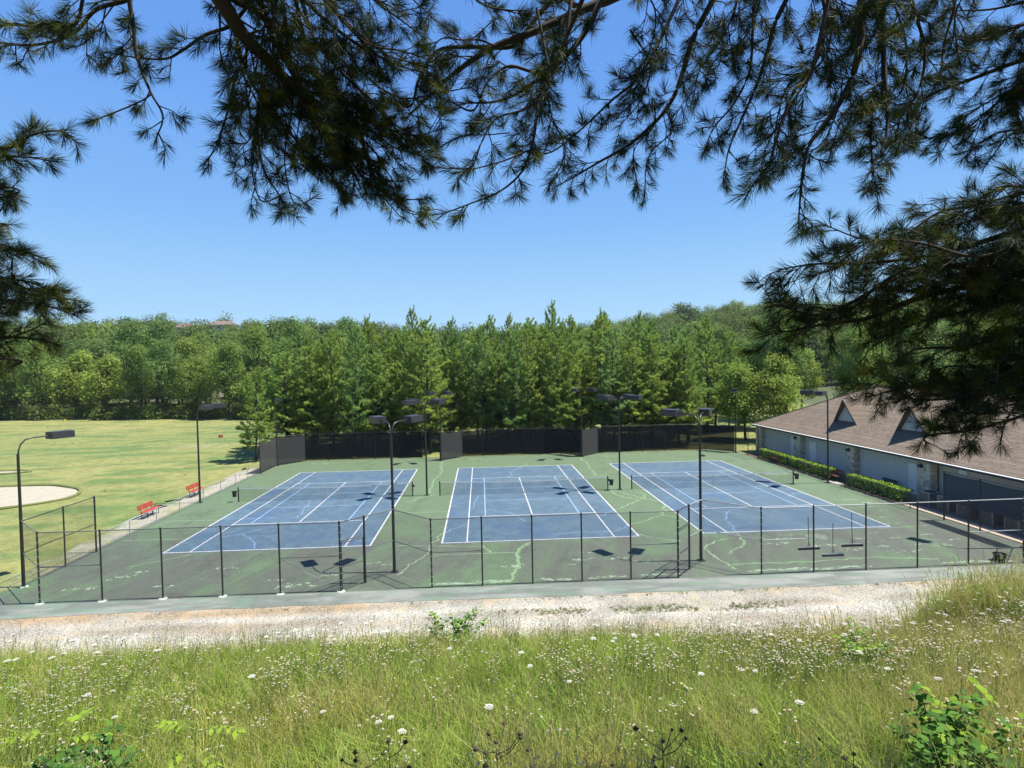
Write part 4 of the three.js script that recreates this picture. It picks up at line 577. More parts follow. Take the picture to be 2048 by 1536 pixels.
// the wooded hills
{
  const r = mulberry(61), geos = [0, 1, 2, 3].map(k => broadGeo(301 + k, 17, 6.6, [1, 1, 1], 0.72, 230, 9, 0.12)[1]), lists = [[], [], [], []], cols = [[], [], [], []];
  const fwd = V(0.055, 0, -1).normalize();
  for (let k = 0; k < 60000 && lists[0].length < 950; k++) {
    const x = ur(r, -430, 420), z = ur(r, -620, -128), dx = x - EYE.x, dz = z - EYE.z, dist = Math.hypot(dx, dz), c = (dx * fwd.x + dz * fwd.z) / dist; if (c < 0.67) continue; if (r() > clamp(210 / dist) ** 1.2) continue;
    const s = ur(r, 0.55, 1.35) * (1 + 0.15 * smooth(300, 500, dist)), q = Math.floor(r() * 4), v = ur(r, 0.5, 1.2) * (r() < 0.12 ? 0.6 : 1), y = r(); lists[q].push(placed(V(x, groundY(x, z) - 0.6, z), qEuler(0, r() * 6.28, 0), V(s * ur(r, 0.85, 1.2), s * ur(r, 0.75, 1.15), s))); cols[q].push(new THREE.Color().setRGB((0.105 + 0.06 * y) * v, (0.20 + 0.04 * y) * v, (0.054 - 0.008 * y) * v));
  }
  const o = new THREE.Group(); stuff(o, 'hillside_forest', 'dense wood covering the hills beyond the fairway and the pines', 'forest');
  lists.forEach((l, k) => { const m = copies(geos[k], M.leaf, l, cols[k]); m.name = 'treetops'; m.userData = { kind: 'stuff' }; o.add(m); });
  console.log('forest', lists.map(l => l.length).join(' '));
  // undergrowth under the wood's edge
  const bush = broadGeo(401, 2.6, 2.0, [1, 1, 1], 0.28, 110, 8, 0.02)[1], ml = [], mc = [];
  for (let k = 0; k < 150; k++) { const x = ur(r, -140, -36), z = -82 - 10 * smooth(-60, -115, x) + 6 * smooth(-70, -40, x) + ur(r, -6, 2.2), s = ur(r, 0.5, 1.3), v = ur(r, 0.8, 1.2); ml.push(placed(V(x, groundY(x, z) - 0.2, z), qEuler(0, r() * 6, 0), V(s * 1.3, s, s))); mc.push(new THREE.Color().setRGB(0.16 * v, 0.24 * v, 0.05 * v)); }
  for (let k = 0; k < 60; k++) { const x = ur(r, -28, 34), z = ur(r, -52, -40), s = ur(r, 0.4, 1.0), v = ur(r, 0.8, 1.3); ml.push(placed(V(x, groundY(x, z) - 0.2, z), qEuler(0, r() * 6, 0), V(s * 1.3, s, s))); mc.push(new THREE.Color().setRGB(0.18 * v, 0.25 * v, 0.05 * v)); }
  stuff(copies(bush, M.leaf, ml, mc), 'undergrowth', 'low bushes under the edge of the wood', 'undergrowth');
}
// ---------------------------------------------------------------- far houses and fairway markers
M.houseWall = mat(0.46, 0.41, 0.35); M.houseRoof = mat(0.15, 0.105, 0.085); M.houseRoof2 = mat(0.22, 0.20, 0.19); M.window = mat(0.04, 0.05, 0.06, { roughness: 0.1 });
function house(x, y, z, w, d, h, rh, turn, label, rm) {
  const t = thing('distant_house', label, 'house', [x, y, z], turn, 'far houses among the trees');
  part(t, 'wall', new MB().box(-w / 2, w / 2, -6, h, -d / 2, d / 2), M.houseWall); const e = 0.6, g = new MB(), a = [-w / 2 - e, h, d / 2 + e], b = [w / 2 + e, h, d / 2 + e], c = [w / 2 + e, h, -d / 2 - e], f = [-w / 2 - e, h, -d / 2 - e], p = [-w / 4, h + rh, 0], q = [w / 4, h + rh, 0];
  g.quad(a, b, q, p); g.quad(c, f, p, q); g.tri(f, a, p); g.tri(b, c, q); g.quad(a, b, c, f); const ro = part(t, 'roof', g, rm); part(ro, 'chimney', new MB().box(w * 0.2, w * 0.2 + 0.9, h + rh * 0.3, h + rh + 0.9, -0.4, 0.5), M.houseWall);
  for (let k = 0; k < 4; k++) { const x0 = -w / 2 + w * (k + 0.5) / 4; const wi = part(t, 'window', new MB().box(x0 - 0.7, x0 + 0.7, h - 2.2, h - 0.7, d / 2, d / 2 + 0.06), M.window); part(wi, 'frame', new MB().box(x0 - 0.78, x0 + 0.78, h - 0.7, h - 0.62, d / 2, d / 2 + 0.1).box(x0 - 0.78, x0 + 0.78, h - 2.3, h - 2.2, d / 2, d / 2 + 0.1), M.trim); }
}
house(-149.7, 33.6, -296, 15, 9, 3.2, 2.6, 0.2, 'small brown-roofed house on the skyline of the wooded hill', M.houseRoof);
house(-173, 33.2, -302, 13, 9, 3, 2.6, -0.2, 'small pink-roofed house on the hill crest, nearer the pine bough', M.houseRoof);
house(-82.3, 8.6, -126, 9, 8, 2.6, 2.4, 0.3, 'pale roof half hidden in the wood beyond the fairway', M.houseRoof2);
house(86, 12.4, -154, 16, 9, 3, 0.7, -0.35, 'low flat-roofed house on the slope behind the leafy trees', M.houseRoof2);
{
  const flag = (x, z, c, label, h) => { const t = thing('golf_flag', label, 'flag', [x, groundY(x, z) - 0.05, z]); part(t, 'pole', new MB().bar([0, 0, 0], [0, h, 0], 0.02, 6), M.tape); const g = new MB(); for (let k = 0; k < 5; k++) { const a = k * 0.12, b = a + 0.12, za = 0.05 * Math.sin(a * 8), zb = 0.05 * Math.sin(b * 8); g.quad([a, h - 0.4, za], [b, h - 0.4, zb], [b, h, zb], [a, h, za]); } part(t, 'cloth', g, mat(...c, { side: THREE.DoubleSide })); };
  flag(-81, -68, [0.75, 0.62, 0.12], 'tiny yellow flag far out on the fairway near the wood', 1.6); flag(-39.7, -38.5, [0.5, 0.12, 0.05], 'tiny red flag on the fairway left of the fence corner', 0.9);
}
// ---------------------------------------------------------------- meadow on the bank
M.grass = leafMat(1, 1, 1, { transmission: 0.5, roughness: 0.75 });
M.grassV = leafMat(1, 1, 1, { vertexColors: true, transmission: 0.35, roughness: 0.75 });
function tuftGeo(seed, n, h0, h1, spread, w, bend, heads = 0) {   // n blades leaving one foot
  const r = mulberry(seed), g = new MB();
  for (let k = 0; k < n; k++) {
    const a = r() * 6.28, q = spread * Math.sqrt(r()), x = Math.cos(a) * q, z = Math.sin(a) * q, h = ur(r, h0, h1), b = r() * 6.28, be = h * ur(r, 0.1, bend), dx = Math.cos(b) * be, dz = Math.sin(b) * be, f = r() * 3.14, wx = Math.cos(f) * w * 0.5, wz = Math.sin(f) * w * 0.5;
    const p = [[x, -0.03, z], [x + dx * 0.3, h * 0.55, z + dz * 0.3], [x + dx, h * (1 - 0.15 * bend), z + dz]];
    const k0 = g.v(p[0][0] - wx, p[0][1], p[0][2] - wz); g.v(p[0][0] + wx, p[0][1], p[0][2] + wz); g.v(p[1][0] + wx, p[1][1], p[1][2] + wz); g.v(p[1][0] - wx, p[1][1], p[1][2] - wz); g.v(...p[2]); g.i.push(k0, k0 + 1, k0 + 2, k0, k0 + 2, k0 + 3, k0 + 3, k0 + 2, k0 + 4);
    if (heads && r() < heads) for (let s = 0; s < 7; s++) { const t = s / 7, e = 0.010 * ur(r, 0.7, 1.5), yy = p[2][1] - 0.12 * t + 0.02, ax = p[2][0] - dx * 0.12 * t, az = p[2][2] - dz * 0.12 * t, c = r() * 6.28, ex = Math.cos(c) * e, ez = Math.sin(c) * e; g.tri([ax, yy - 0.018, az], [ax + ex, yy, az + ez], [ax, yy + 0.018, az]); }
  }
  return g.geo();
}
const up = V(0, 1, 0), meadowArea = [];
function inMeadow(x, z) { const d = 43.34 - z, lat = Math.abs(x - EYE.x - 0.055 * d); return d > 1.6 && lat < 1.02 * d + 2.2; }
{
  const r = mulberry(71), kinds = {
    green: [tuftGeo(1, 26, 0.18, 0.42, 0.07, 0.0055, 1.3), tuftGeo(2, 24, 0.22, 0.5, 0.07, 0.005, 1.1)],
    tan: [tuftGeo(3, 20, 0.3, 0.62, 0.06, 0.0036, 0.8, 0.6), tuftGeo(4, 16, 0.35, 0.7, 0.05, 0.0034, 0.7, 0.7)],
    low: [tuftGeo(5, 22, 0.06, 0.2, 0.09, 0.011, 1.3)],
  };
  const L = {}, K = {}; for (const k in kinds) { L[k] = kinds[k].map(() => []); K[k] = kinds[k].map(() => []); }
  const put = (k, x, z, s, c) => { const q = Math.floor(r() * L[k].length), e = ur(r, -0.12, 0.12); L[k][q].push(placed(V(x, groundY(x, z), z), qEuler(e, r() * 6.28, ur(r, -0.12, 0.12)), V(s, s * ur(r, 0.85, 1.2), s))); K[k][q].push(c); };
  const N = 30000;
  for (let k = 0; k < N; k++) {
    const d = 1.5 + 15 * Math.pow(r(), 0.8), z = 43.34 - d, x = EYE.x + 0.055 * d + ur(r, -1, 1) * (1.02 * d + 2.2); if (d > 11 && r() < 0.6) continue;
    const dry = fbm(x * 0.45 + 12, z * 0.45 + 3, 3) + 0.16 * smooth(-3, 1.5, x) - 0.08 * smooth(-4, -9, x), n = fbm(x * 1.3, z * 1.3 + 40, 3), v = ur(r, 0.75, 1.25), hump = Math.exp(-(((x - 6.9) / 2.1) ** 4) - (((z - 33.1) / 1.4) ** 2)), mown = smooth(2.2, 3.6, x) * smooth(0.9, 0.3, Math.abs(z - 34.9));
    const tan = smooth(0.54, 0.74, dry + 0.12 * (r() - 0.5)); if (Math.hypot(x + 0.4, z - 40.05) < 0.36 || Math.hypot(x + 6.05, z - 39.2) < 0.33) continue; let s = (0.6 + 0.5 * n) * ur(r, 0.75, 1.15) * (1 + 0.75 * hump) * (1 - 0.55 * mown);
    if (r() < 0.09 + tan * 0.45 + hump * 0.3) { const c = ur(r, 0, 1); put('tan', x, z, s * 0.92, new THREE.Color().setRGB(mix(0.58, 0.46, c) * v, mix(0.49, 0.46, c) * v, mix(0.23, 0.14, c) * v)); }
    else if (r() < 0.72) { const y = ur(r, 0, 1) * (0.4 + tan); put('green', x, z, s, new THREE.Color().setRGB((0.30 + 0.21 * y) * v, (0.405 + 0.08 * y) * v, (0.08 + 0.03 * y) * v)); }
    else put('low', x, z, s * 1.3, new THREE.Color().setRGB(0.24 * v, 0.40 * v, 0.065 * v));
  }
  // weeds in the gravel and along its edges
  for (let k = 0; k < 1300; k++) { const m = r(), x = m < 0.45 ? mix(-2, 8.5, r()) + ur(r, -1, 1) : ur(r, -26, 16), z = m < 0.45 ? 21.25 + 0.03 * x + (r() + r() - 1) * 0.42 : m < 0.55 ? 19.9 + ur(r, -0.05, 0.12) : ur(r, 23.0, 24.8); if (m < 0.55 && fbm(x * 0.7 + 4, z * 1.5, 3) < 0.44) continue; const v = ur(r, 0.8, 1.2); put('low', x, z, ur(r, 0.25, 0.7), new THREE.Color().setRGB(0.24 * v, 0.26 * v, 0.09 * v)); }
  // rough tufts on the fairway and beside the fence
  for (let k = 0; k < 900; k++) { const x = ur(r, -95, -25.5), z = ur(r, -82, 22); if (fbm(x * 0.32 + 9, z * 0.75 + 4, 4) < 0.55 || Math.hypot(x + 44.6, z + 6.2) < 9) continue; const v = ur(r, 0.8, 1.2); put('low', x, z, ur(r, 0.6, 1.3), new THREE.Color().setRGB(0.26 * v, 0.33 * v, 0.08 * v)); }
  const o = new THREE.Group(); stuff(o, 'meadow_grass', 'tall green and straw-coloured grass covering the bank', 'grass');
  for (const k in kinds) kinds[k].forEach((g, q) => { if (!L[k][q].length) return; const m = copies(g, M.grass, L[k][q], K[k][q]); m.name = 'grass'; m.userData = { kind: 'stuff' }; o.add(m); });
  console.log('grass', Object.values(L).map(l => l.map(a => a.length).join('+')).join(' '));
}
// ---------------------------------------------------------------- wild flowers
M.petal = leafMat(0.62, 0.62, 0.57, { transmission: 0.2 }); M.petalPink = leafMat(0.74, 0.66, 0.74, { transmission: 0.2 }); M.stem = leafMat(0.22, 0.30, 0.08, { transmission: 0.15 }); M.yolk = mat(0.65, 0.45, 0.06);
{
  const r = mulberry(81);
  // Umbels: flat white heads on bare stems; one of each variant is built, the others are copies
  const makeUmbel = seed => {
    const q = mulberry(seed), h = 0.62, st = new MB(), hd = new MB(), R = 0.038; st.tube([V(0, -0.05, 0), V(0.02, h * 0.5, 0.01), V(0, h, 0)], [0.003, 0.0026, 0.002], 4);
    st.tube([V(0.015, h * 0.45, 0.008), V(0.06, h * 0.62, 0.03)], [0.002, 0.001], 3); for (let k = 0; k < 12; k++) { const a = q() * 6.28, y = h * ur(q, 0.15, 0.6), L = ur(q, 0.04, 0.1), e = 0.006; st.tri([0, y, 0], [Math.cos(a) * L - Math.sin(a) * e, y + L * 0.4, Math.sin(a) * L + Math.cos(a) * e], [Math.cos(a) * L * 1.2, y + L * 0.3, Math.sin(a) * L * 1.2]); }
    for (let k = 0; k < 34; k++) { const a = k * 2.399, d = R * Math.sqrt((k + 0.5) / 34), x = Math.cos(a) * d, z = Math.sin(a) * d, y = h + 0.012 - 0.18 * d * d / R + ur(q, -0.003, 0.003), s = ur(q, 0.005, 0.007); for (let m = 0; m < 5; m++) { const b = m * 1.257 + q(), c = b + 0.9; hd.tri([x, y, z], [x + Math.cos(b) * s, y + 0.002, z + Math.sin(b) * s], [x + Math.cos(c) * s, y + 0.002, z + Math.sin(c) * s]); } if (k % 3 === 0) st.tube([V(0, h - 0.03, 0), V(x, y - 0.002, z)], [0.0012, 0.0008], 3, false); }
    return [st.geo(), hd.geo()];
  };
  const vars = [1, 2, 3].map(makeUmbel), spots = [];
  for (let k = 0; k < 4000 && spots.length < 280; k++) { const d = ur(r, 3.4, 10.5), z = 43.34 - d, x = EYE.x + 0.055 * d + ur(r, -1, 1) * (0.93 * d); const want = smooth(5.0, 8.2, d) * (0.35 + 0.65 * smooth(0.4, 0.6, fbm(x * 0.5 + 7, z * 0.6, 3))) + 0.05; if (r() > want) continue; spots.push([x, z]); }
  spots.forEach(([x, z], k) => { const v = vars[k % 3], t = thing('lace_flower', 'white lacy umbel on a thin stem rising from the meadow grass', 'flower', [x, groundY(x, z), z], r() * 6.28, 'white umbels in the meadow'); t.scale.set(1, 1, 1).multiplyScalar(ur(r, 0.55, 0.9)); t.rotation.x = ur(r, -0.12, 0.2); t.rotation.z = ur(r, -0.15, 0.15); part(t, 'stem', v[0], M.stem); part(t, 'flower_head', v[1], M.petal); });
  // small daisies in drifts
  const daisy = (seed) => { const q = mulberry(seed), st = new MB(true), n = 7; for (let k = 0; k < n; k++) { const a = q() * 6.28, sp = ur(q, 0.02, 0.09), x = Math.cos(a) * sp, z = Math.sin(a) * sp, h = ur(q, 0.36, 0.55); st.col = [0.25, 0.34, 0.08]; st.tube([V(0, -0.03, 0), V(x * 0.5, h * 0.6, z * 0.5), V(x, h, z)], [0.0015, 0.0012, 0.001], 3, false); const pk = q(); for (let m = 0; m < 9; m++) { const b = m * 0.698, c = b + 0.55, s = ur(q, 0.006, 0.0095); st.col = [0.6, 0.6 - 0.08 * pk, 0.6]; st.tri([x, h, z], [x + Math.cos(b) * s, h + 0.002, z + Math.sin(b) * s], [x + Math.cos(c) * s, h + 0.002, z + Math.sin(c) * s]); } st.col = [0.6, 0.42, 0.06]; st.tri([x - 0.004, h + 0.004, z - 0.003], [x + 0.004, h + 0.004, z - 0.003], [x, h + 0.004, z + 0.005]); } return st.geo(); };
  const dl = [[], []]; for (let k = 0; k < 9000; k++) { const d = ur(r, 2.5, 10), z = 43.34 - d, x = EYE.x + 0.055 * d + ur(r, -1, 1) * (0.98 * d + 1); if (r() > 0.03 + smooth(0.48, 0.68, fbm(x * 0.8 + 22, z * 0.8 + 5, 3)) * 0.38) continue; const s = ur(r, 0.75, 1.2); dl[k & 1].push(placed(V(x, groundY(x, z), z), qEuler(ur(r, -0.15, 0.15), r() * 6.28, ur(r, -0.15, 0.15)), V(s, s, s))); }
  const o = new THREE.Group(); stuff(o, 'meadow_daisies', 'drifts of tiny white daisies among the grass', 'flowers'); dl.forEach((l, k) => { const m = copies(daisy(9 + k), M.grassV, l); m.name = 'daisies'; m.userData = { kind: 'stuff' }; o.add(m); });
  console.log('flowers', spots.length, dl.map(l => l.length).join(' '));
}
// ---------------------------------------------------------------- seedlings, shrub, dry seed heads at the camera's end of the bank
M.leafBright = leafMat(0.24, 0.36, 0.04, { transmission: 0.45 }); M.leafMid = leafMat(0.10, 0.21, 0.035, { transmission: 0.4 }); M.leafDeep = leafMat(0.06, 0.14, 0.03, { transmission: 0.35 });
const leafG = (() => { const g = new MB(), n = 6, rows = []; for (let k = 0; k <= n; k++) { const t = k / n, w = 0.27 * Math.sin(Math.PI * Math.pow(t, 0.75)) + 0.004, y = 0.10 * Math.sin(t * 2.6) - 0.05 * t; rows.push([g.v(t, y + 0.04 * (w > 0.05), -w), g.v(t, y, 0), g.v(t, y + 0.04 * (w > 0.05), w)]); } for (let k = 0; k < n; k++) for (let q = 0; q < 2; q++) g.i.push(rows[k][q], rows[k + 1][q], rows[k + 1][q + 1], rows[k][q], rows[k + 1][q + 1], rows[k][q + 1]); return g.geo(); })();
function addLeaf(parent, m, p, dir, s, roll, name = 'leaf') { const o = meshOf(leafG, m); o.name = name; const x = dir.clone().normalize(), z = V(0, 1, 0).cross(x).multiplyScalar(-1).normalize(), y = z.clone().cross(x); o.quaternion.setFromRotationMatrix(new THREE.Matrix4().makeBasis(x, y, z)).multiply(new THREE.Quaternion().setFromAxisAngle(V(1, 0, 0), roll)); o.position.copy(p); o.scale.setScalar(s); parent.add(o); return o; }
function seedling(x, z, fronds, label, seed, mtl = M.leafBright) {
  const r = mulberry(seed), t = thing('ash_seedling', label, 'seedling', [x, groundY(x, z), z], 0, 'bright seedlings in the grass'); part(t, 'stem', new MB().tube([V(0, -0.05, 0), V(0.01, 0.22, 0.01), V(0.015, 0.42, 0)], [0.006, 0.005, 0.003], 5), M.stem);
  for (const [az, L, el, y0] of fronds) {
    const d = V(Math.cos(az) * Math.cos(el), Math.sin(el), Math.sin(az) * Math.cos(el)), p0 = V(0.012, y0, 0.005), P = s => p0.clone().addScaledVector(d, L * s).add(V(0, -0.25 * L * s * s, 0));
    const f = part(t, 'frond', new MB().tube([P(0), P(0.35), P(0.7), P(1)], [0.003, 0.0025, 0.002, 0.0012], 4), M.stem), side = V(-Math.sin(az), 0, Math.cos(az));
    for (const s of [0.4, 0.6, 0.8, 0.97]) for (const q of [-1, 1]) addLeaf(f, mtl, P(s), d.clone().multiplyScalar(0.45).addScaledVector(side, q * 0.9).add(V(0, ur(r, -0.75, 0.0), 0)), ur(r, 0.06, 0.085), ur(r, -0.6, 0.6)); addLeaf(f, mtl, P(1), d.clone().add(V(0, -0.5, 0)), 0.075, 0);
  }
}
seedling(-6.42, 38.95, [[2.6, 0.3, 0.5, 0.4], [0.35, 0.42, 0.75, 0.42], [-0.3, 0.3, 0.2, 0.34], [1.9, 0.28, 0.1, 0.3]], 'bright green seedling at the bottom left, by a dark weedy clump', 11);
seedling(-5.36, 39.05, [[3.0, 0.24, 0.5, 0.42], [0.2, 0.36, 0.35, 0.4], [0.7, 0.34, 0.02, 0.32], [2.4, 0.26, -0.1, 0.3]], 'bright green seedling with spread fronds, right of the weedy clump', 12);
seedling(-0.12, 40.1, [[3.3, 0.3, 1.1, 0.5], [0.1, 0.34, 0.3, 0.46], [1.0, 0.36, 0.1, 0.36]], 'bright seedling frond rising behind the leafy shrub', 13);
function leafyShrub(x, z, rad, h, n, mats, label, seed) {
  const r = mulberry(seed), t = thing('leafy_shrub', label, 'shrub', [x, groundY(x, z), z]), st = new MB(), tips = [];
  for (let k = 0; k < 16; k++) { const a = r() * 6.28, q = rad * Math.sqrt(r()), p = V(Math.cos(a) * q, h * ur(r, 0.55, 1), Math.sin(a) * q); st.tube([V(0.03 * Math.cos(a), -0.04, 0.03 * Math.sin(a)), V(p.x * 0.5, p.y * 0.6, p.z * 0.5), p], [0.007, 0.005, 0.002], 5, false); tips.push(p); }
  part(t, 'stems', st, M.twig0);
  for (let k = 0; k < n; k++) { const p = tips[k % 16], s = ur(r, 0.45, 1.02), o = V(p.x * s * (0.5 + 0.5 * s), p.y * Math.min(1, s + 0.12), p.z * s * (0.5 + 0.5 * s)).add(V(ur(r, -0.05, 0.05), ur(r, -0.03, 0.04), ur(r, -0.05, 0.05))), a = r() * 6.28; addLeaf(t, mats[Math.floor(r() * mats.length)], o, V(Math.cos(a) + p.x, ur(r, -0.45, 0.35), Math.sin(a) + p.z), ur(r, 0.055, 0.09), ur(r, -0.6, 0.6)); }
  const ms = []; for (let k = 0; k < n * 1.6; k++) { const p = tips[k % 16], s = ur(r, 0.3, 1), o = V(p.x * s, p.y * ur(r, 0.3, 1), p.z * s).add(V(ur(r, -0.07, 0.07), ur(r, -0.05, 0.03), ur(r, -0.07, 0.07))), c = ur(r, 0.045, 0.075); ms.push(placed(o, qEuler(ur(r, -0.6, 0.6), r() * 6.28, ur(r, -0.6, 0.6)), V(c, c, c))); }
  const inner = copies(leafG, mats[0], ms); inner.name = 'inner_leaves'; inner.userData = { kind: 'stuff' }; t.add(inner);
}
M.twig0 = mat(0.09, 0.075, 0.04);
leafyShrub(-0.4, 40.05, 0.42, 0.56, 300, [M.leafMid, M.leafMid, M.leafDeep, M.leafBright], 'dense leafy green shrub at the bottom right corner', 21);
leafyShrub(-6.05, 39.2, 0.42, 0.42, 260, [M.leafDeep, M.leafDeep, M.leafMid], 'dark weedy clump of small leaves at the bottom left', 22);
leafyShrub(-3.62, 35.35, 0.42, 0.62, 170, [M.leafMid, M.leafMid, M.leafBright], 'green leafy weed clump standing at the top edge of the meadow', 23);
leafyShrub(1.55, 36.4, 0.5, 0.5, 170, [M.leafMid, M.leafBright], 'light green leafy weed in front of the grassy hump', 24);
{
  const dry = mat(0.055, 0.040, 0.030, { roughness: 1 }), burr = (() => { const r = mulberry(31), g = new MB(); for (let k = 0; k < 46; k++) { const c = ur(r, -0.5, 1), a = r() * 6.28, s = Math.sqrt(1 - c * c), d = V(Math.cos(a) * s, c, Math.sin(a) * s), n = V(ur(r, -1, 1), ur(r, -1, 1), ur(r, -1, 1)).cross(d).normalize().multiplyScalar(0.16); g.tri([n.x + d.x * 0.3, n.y + d.y * 0.3, n.z + d.z * 0.3], [-n.x + d.x * 0.3, -n.y + d.y * 0.3, -n.z + d.z * 0.3], [d.x, d.y, d.z]); } const q = new THREE.SphereGeometry(0.62, 8, 6); const m = new MB(); const p = q.attributes.position; const b0 = g.p.length / 3; for (let k = 0; k < p.count; k++) g.v(p.getX(k), p.getY(k), p.getZ(k)); for (let k = 0; k < q.index.count; k++) g.i.push(b0 + q.index.getX(k)); return g.geo(); })();
  const r = mulberry(91);
  [[-3.98, 39.95, 0.5, 3, 'dead seed-head stalk with few burrs, left of the tall bare stem'], [-3.75, 40.15, 0.62, 2, 'tallest bare dead stem near the bottom middle'], [-3.15, 40.05, 0.52, 8, 'bushy dead seed-head plant left of the bottom middle daisies'], [-2.95, 40.2, 0.42, 6, 'low dead seed-head plant beside the bushy one'], [-2.5, 40.2, 0.44, 5, 'dead seed-head plant between the two bushy ones'], [-2.2, 40.15, 0.55, 9, 'bushy dead seed-head plant right of the bottom middle daisies'], [-1.55, 40.3, 0.36, 4, 'small dead seed-head plant in front of the straw-coloured grass'], [-1.1, 40.2, 0.4, 5, 'dead seed-head plant just left of the leafy shrub'], [-5.0, 39.75, 0.4, 4, 'dead seed-head plant in front of the spread seedling']].forEach(([x, z, h, n, label]) => {
    const t = thing('dry_thistle', label, 'dead plant', [x, groundY(x, z), z], 0, 'dead seed-head plants along the bottom of the meadow'); part(t, 'stem', new MB().tube([V(0, -0.04, 0), V(0.01, h * 0.5, 0), V(0, h * 0.95, 0.01)], [0.005, 0.004, 0.002], 5), dry);
    for (let k = 0; k < n; k++) { const y = h * ur(r, 0.35, 0.9), a = r() * 6.28, L = ur(r, 0.06, 0.17), e = V(Math.cos(a) * L, y + L * ur(r, 0.4, 1.1), Math.sin(a) * L), b = part(t, 'side_stem', new MB().tube([V(0.005, y, 0), V(e.x * 0.6, y + (e.y - y) * 0.4, e.z * 0.6), e], [0.003, 0.0025, 0.002], 4), dry); const o = meshOf(burr, dry); o.name = 'seed_head'; o.position.copy(e); o.scale.setScalar(ur(r, 0.012, 0.022)); b.add(o); }
    const o = meshOf(burr, dry); o.name = 'seed_head'; o.position.set(0, h * 0.96, 0.01); o.scale.setScalar(0.018); t.add(o);
  });
}
console.log('plants');
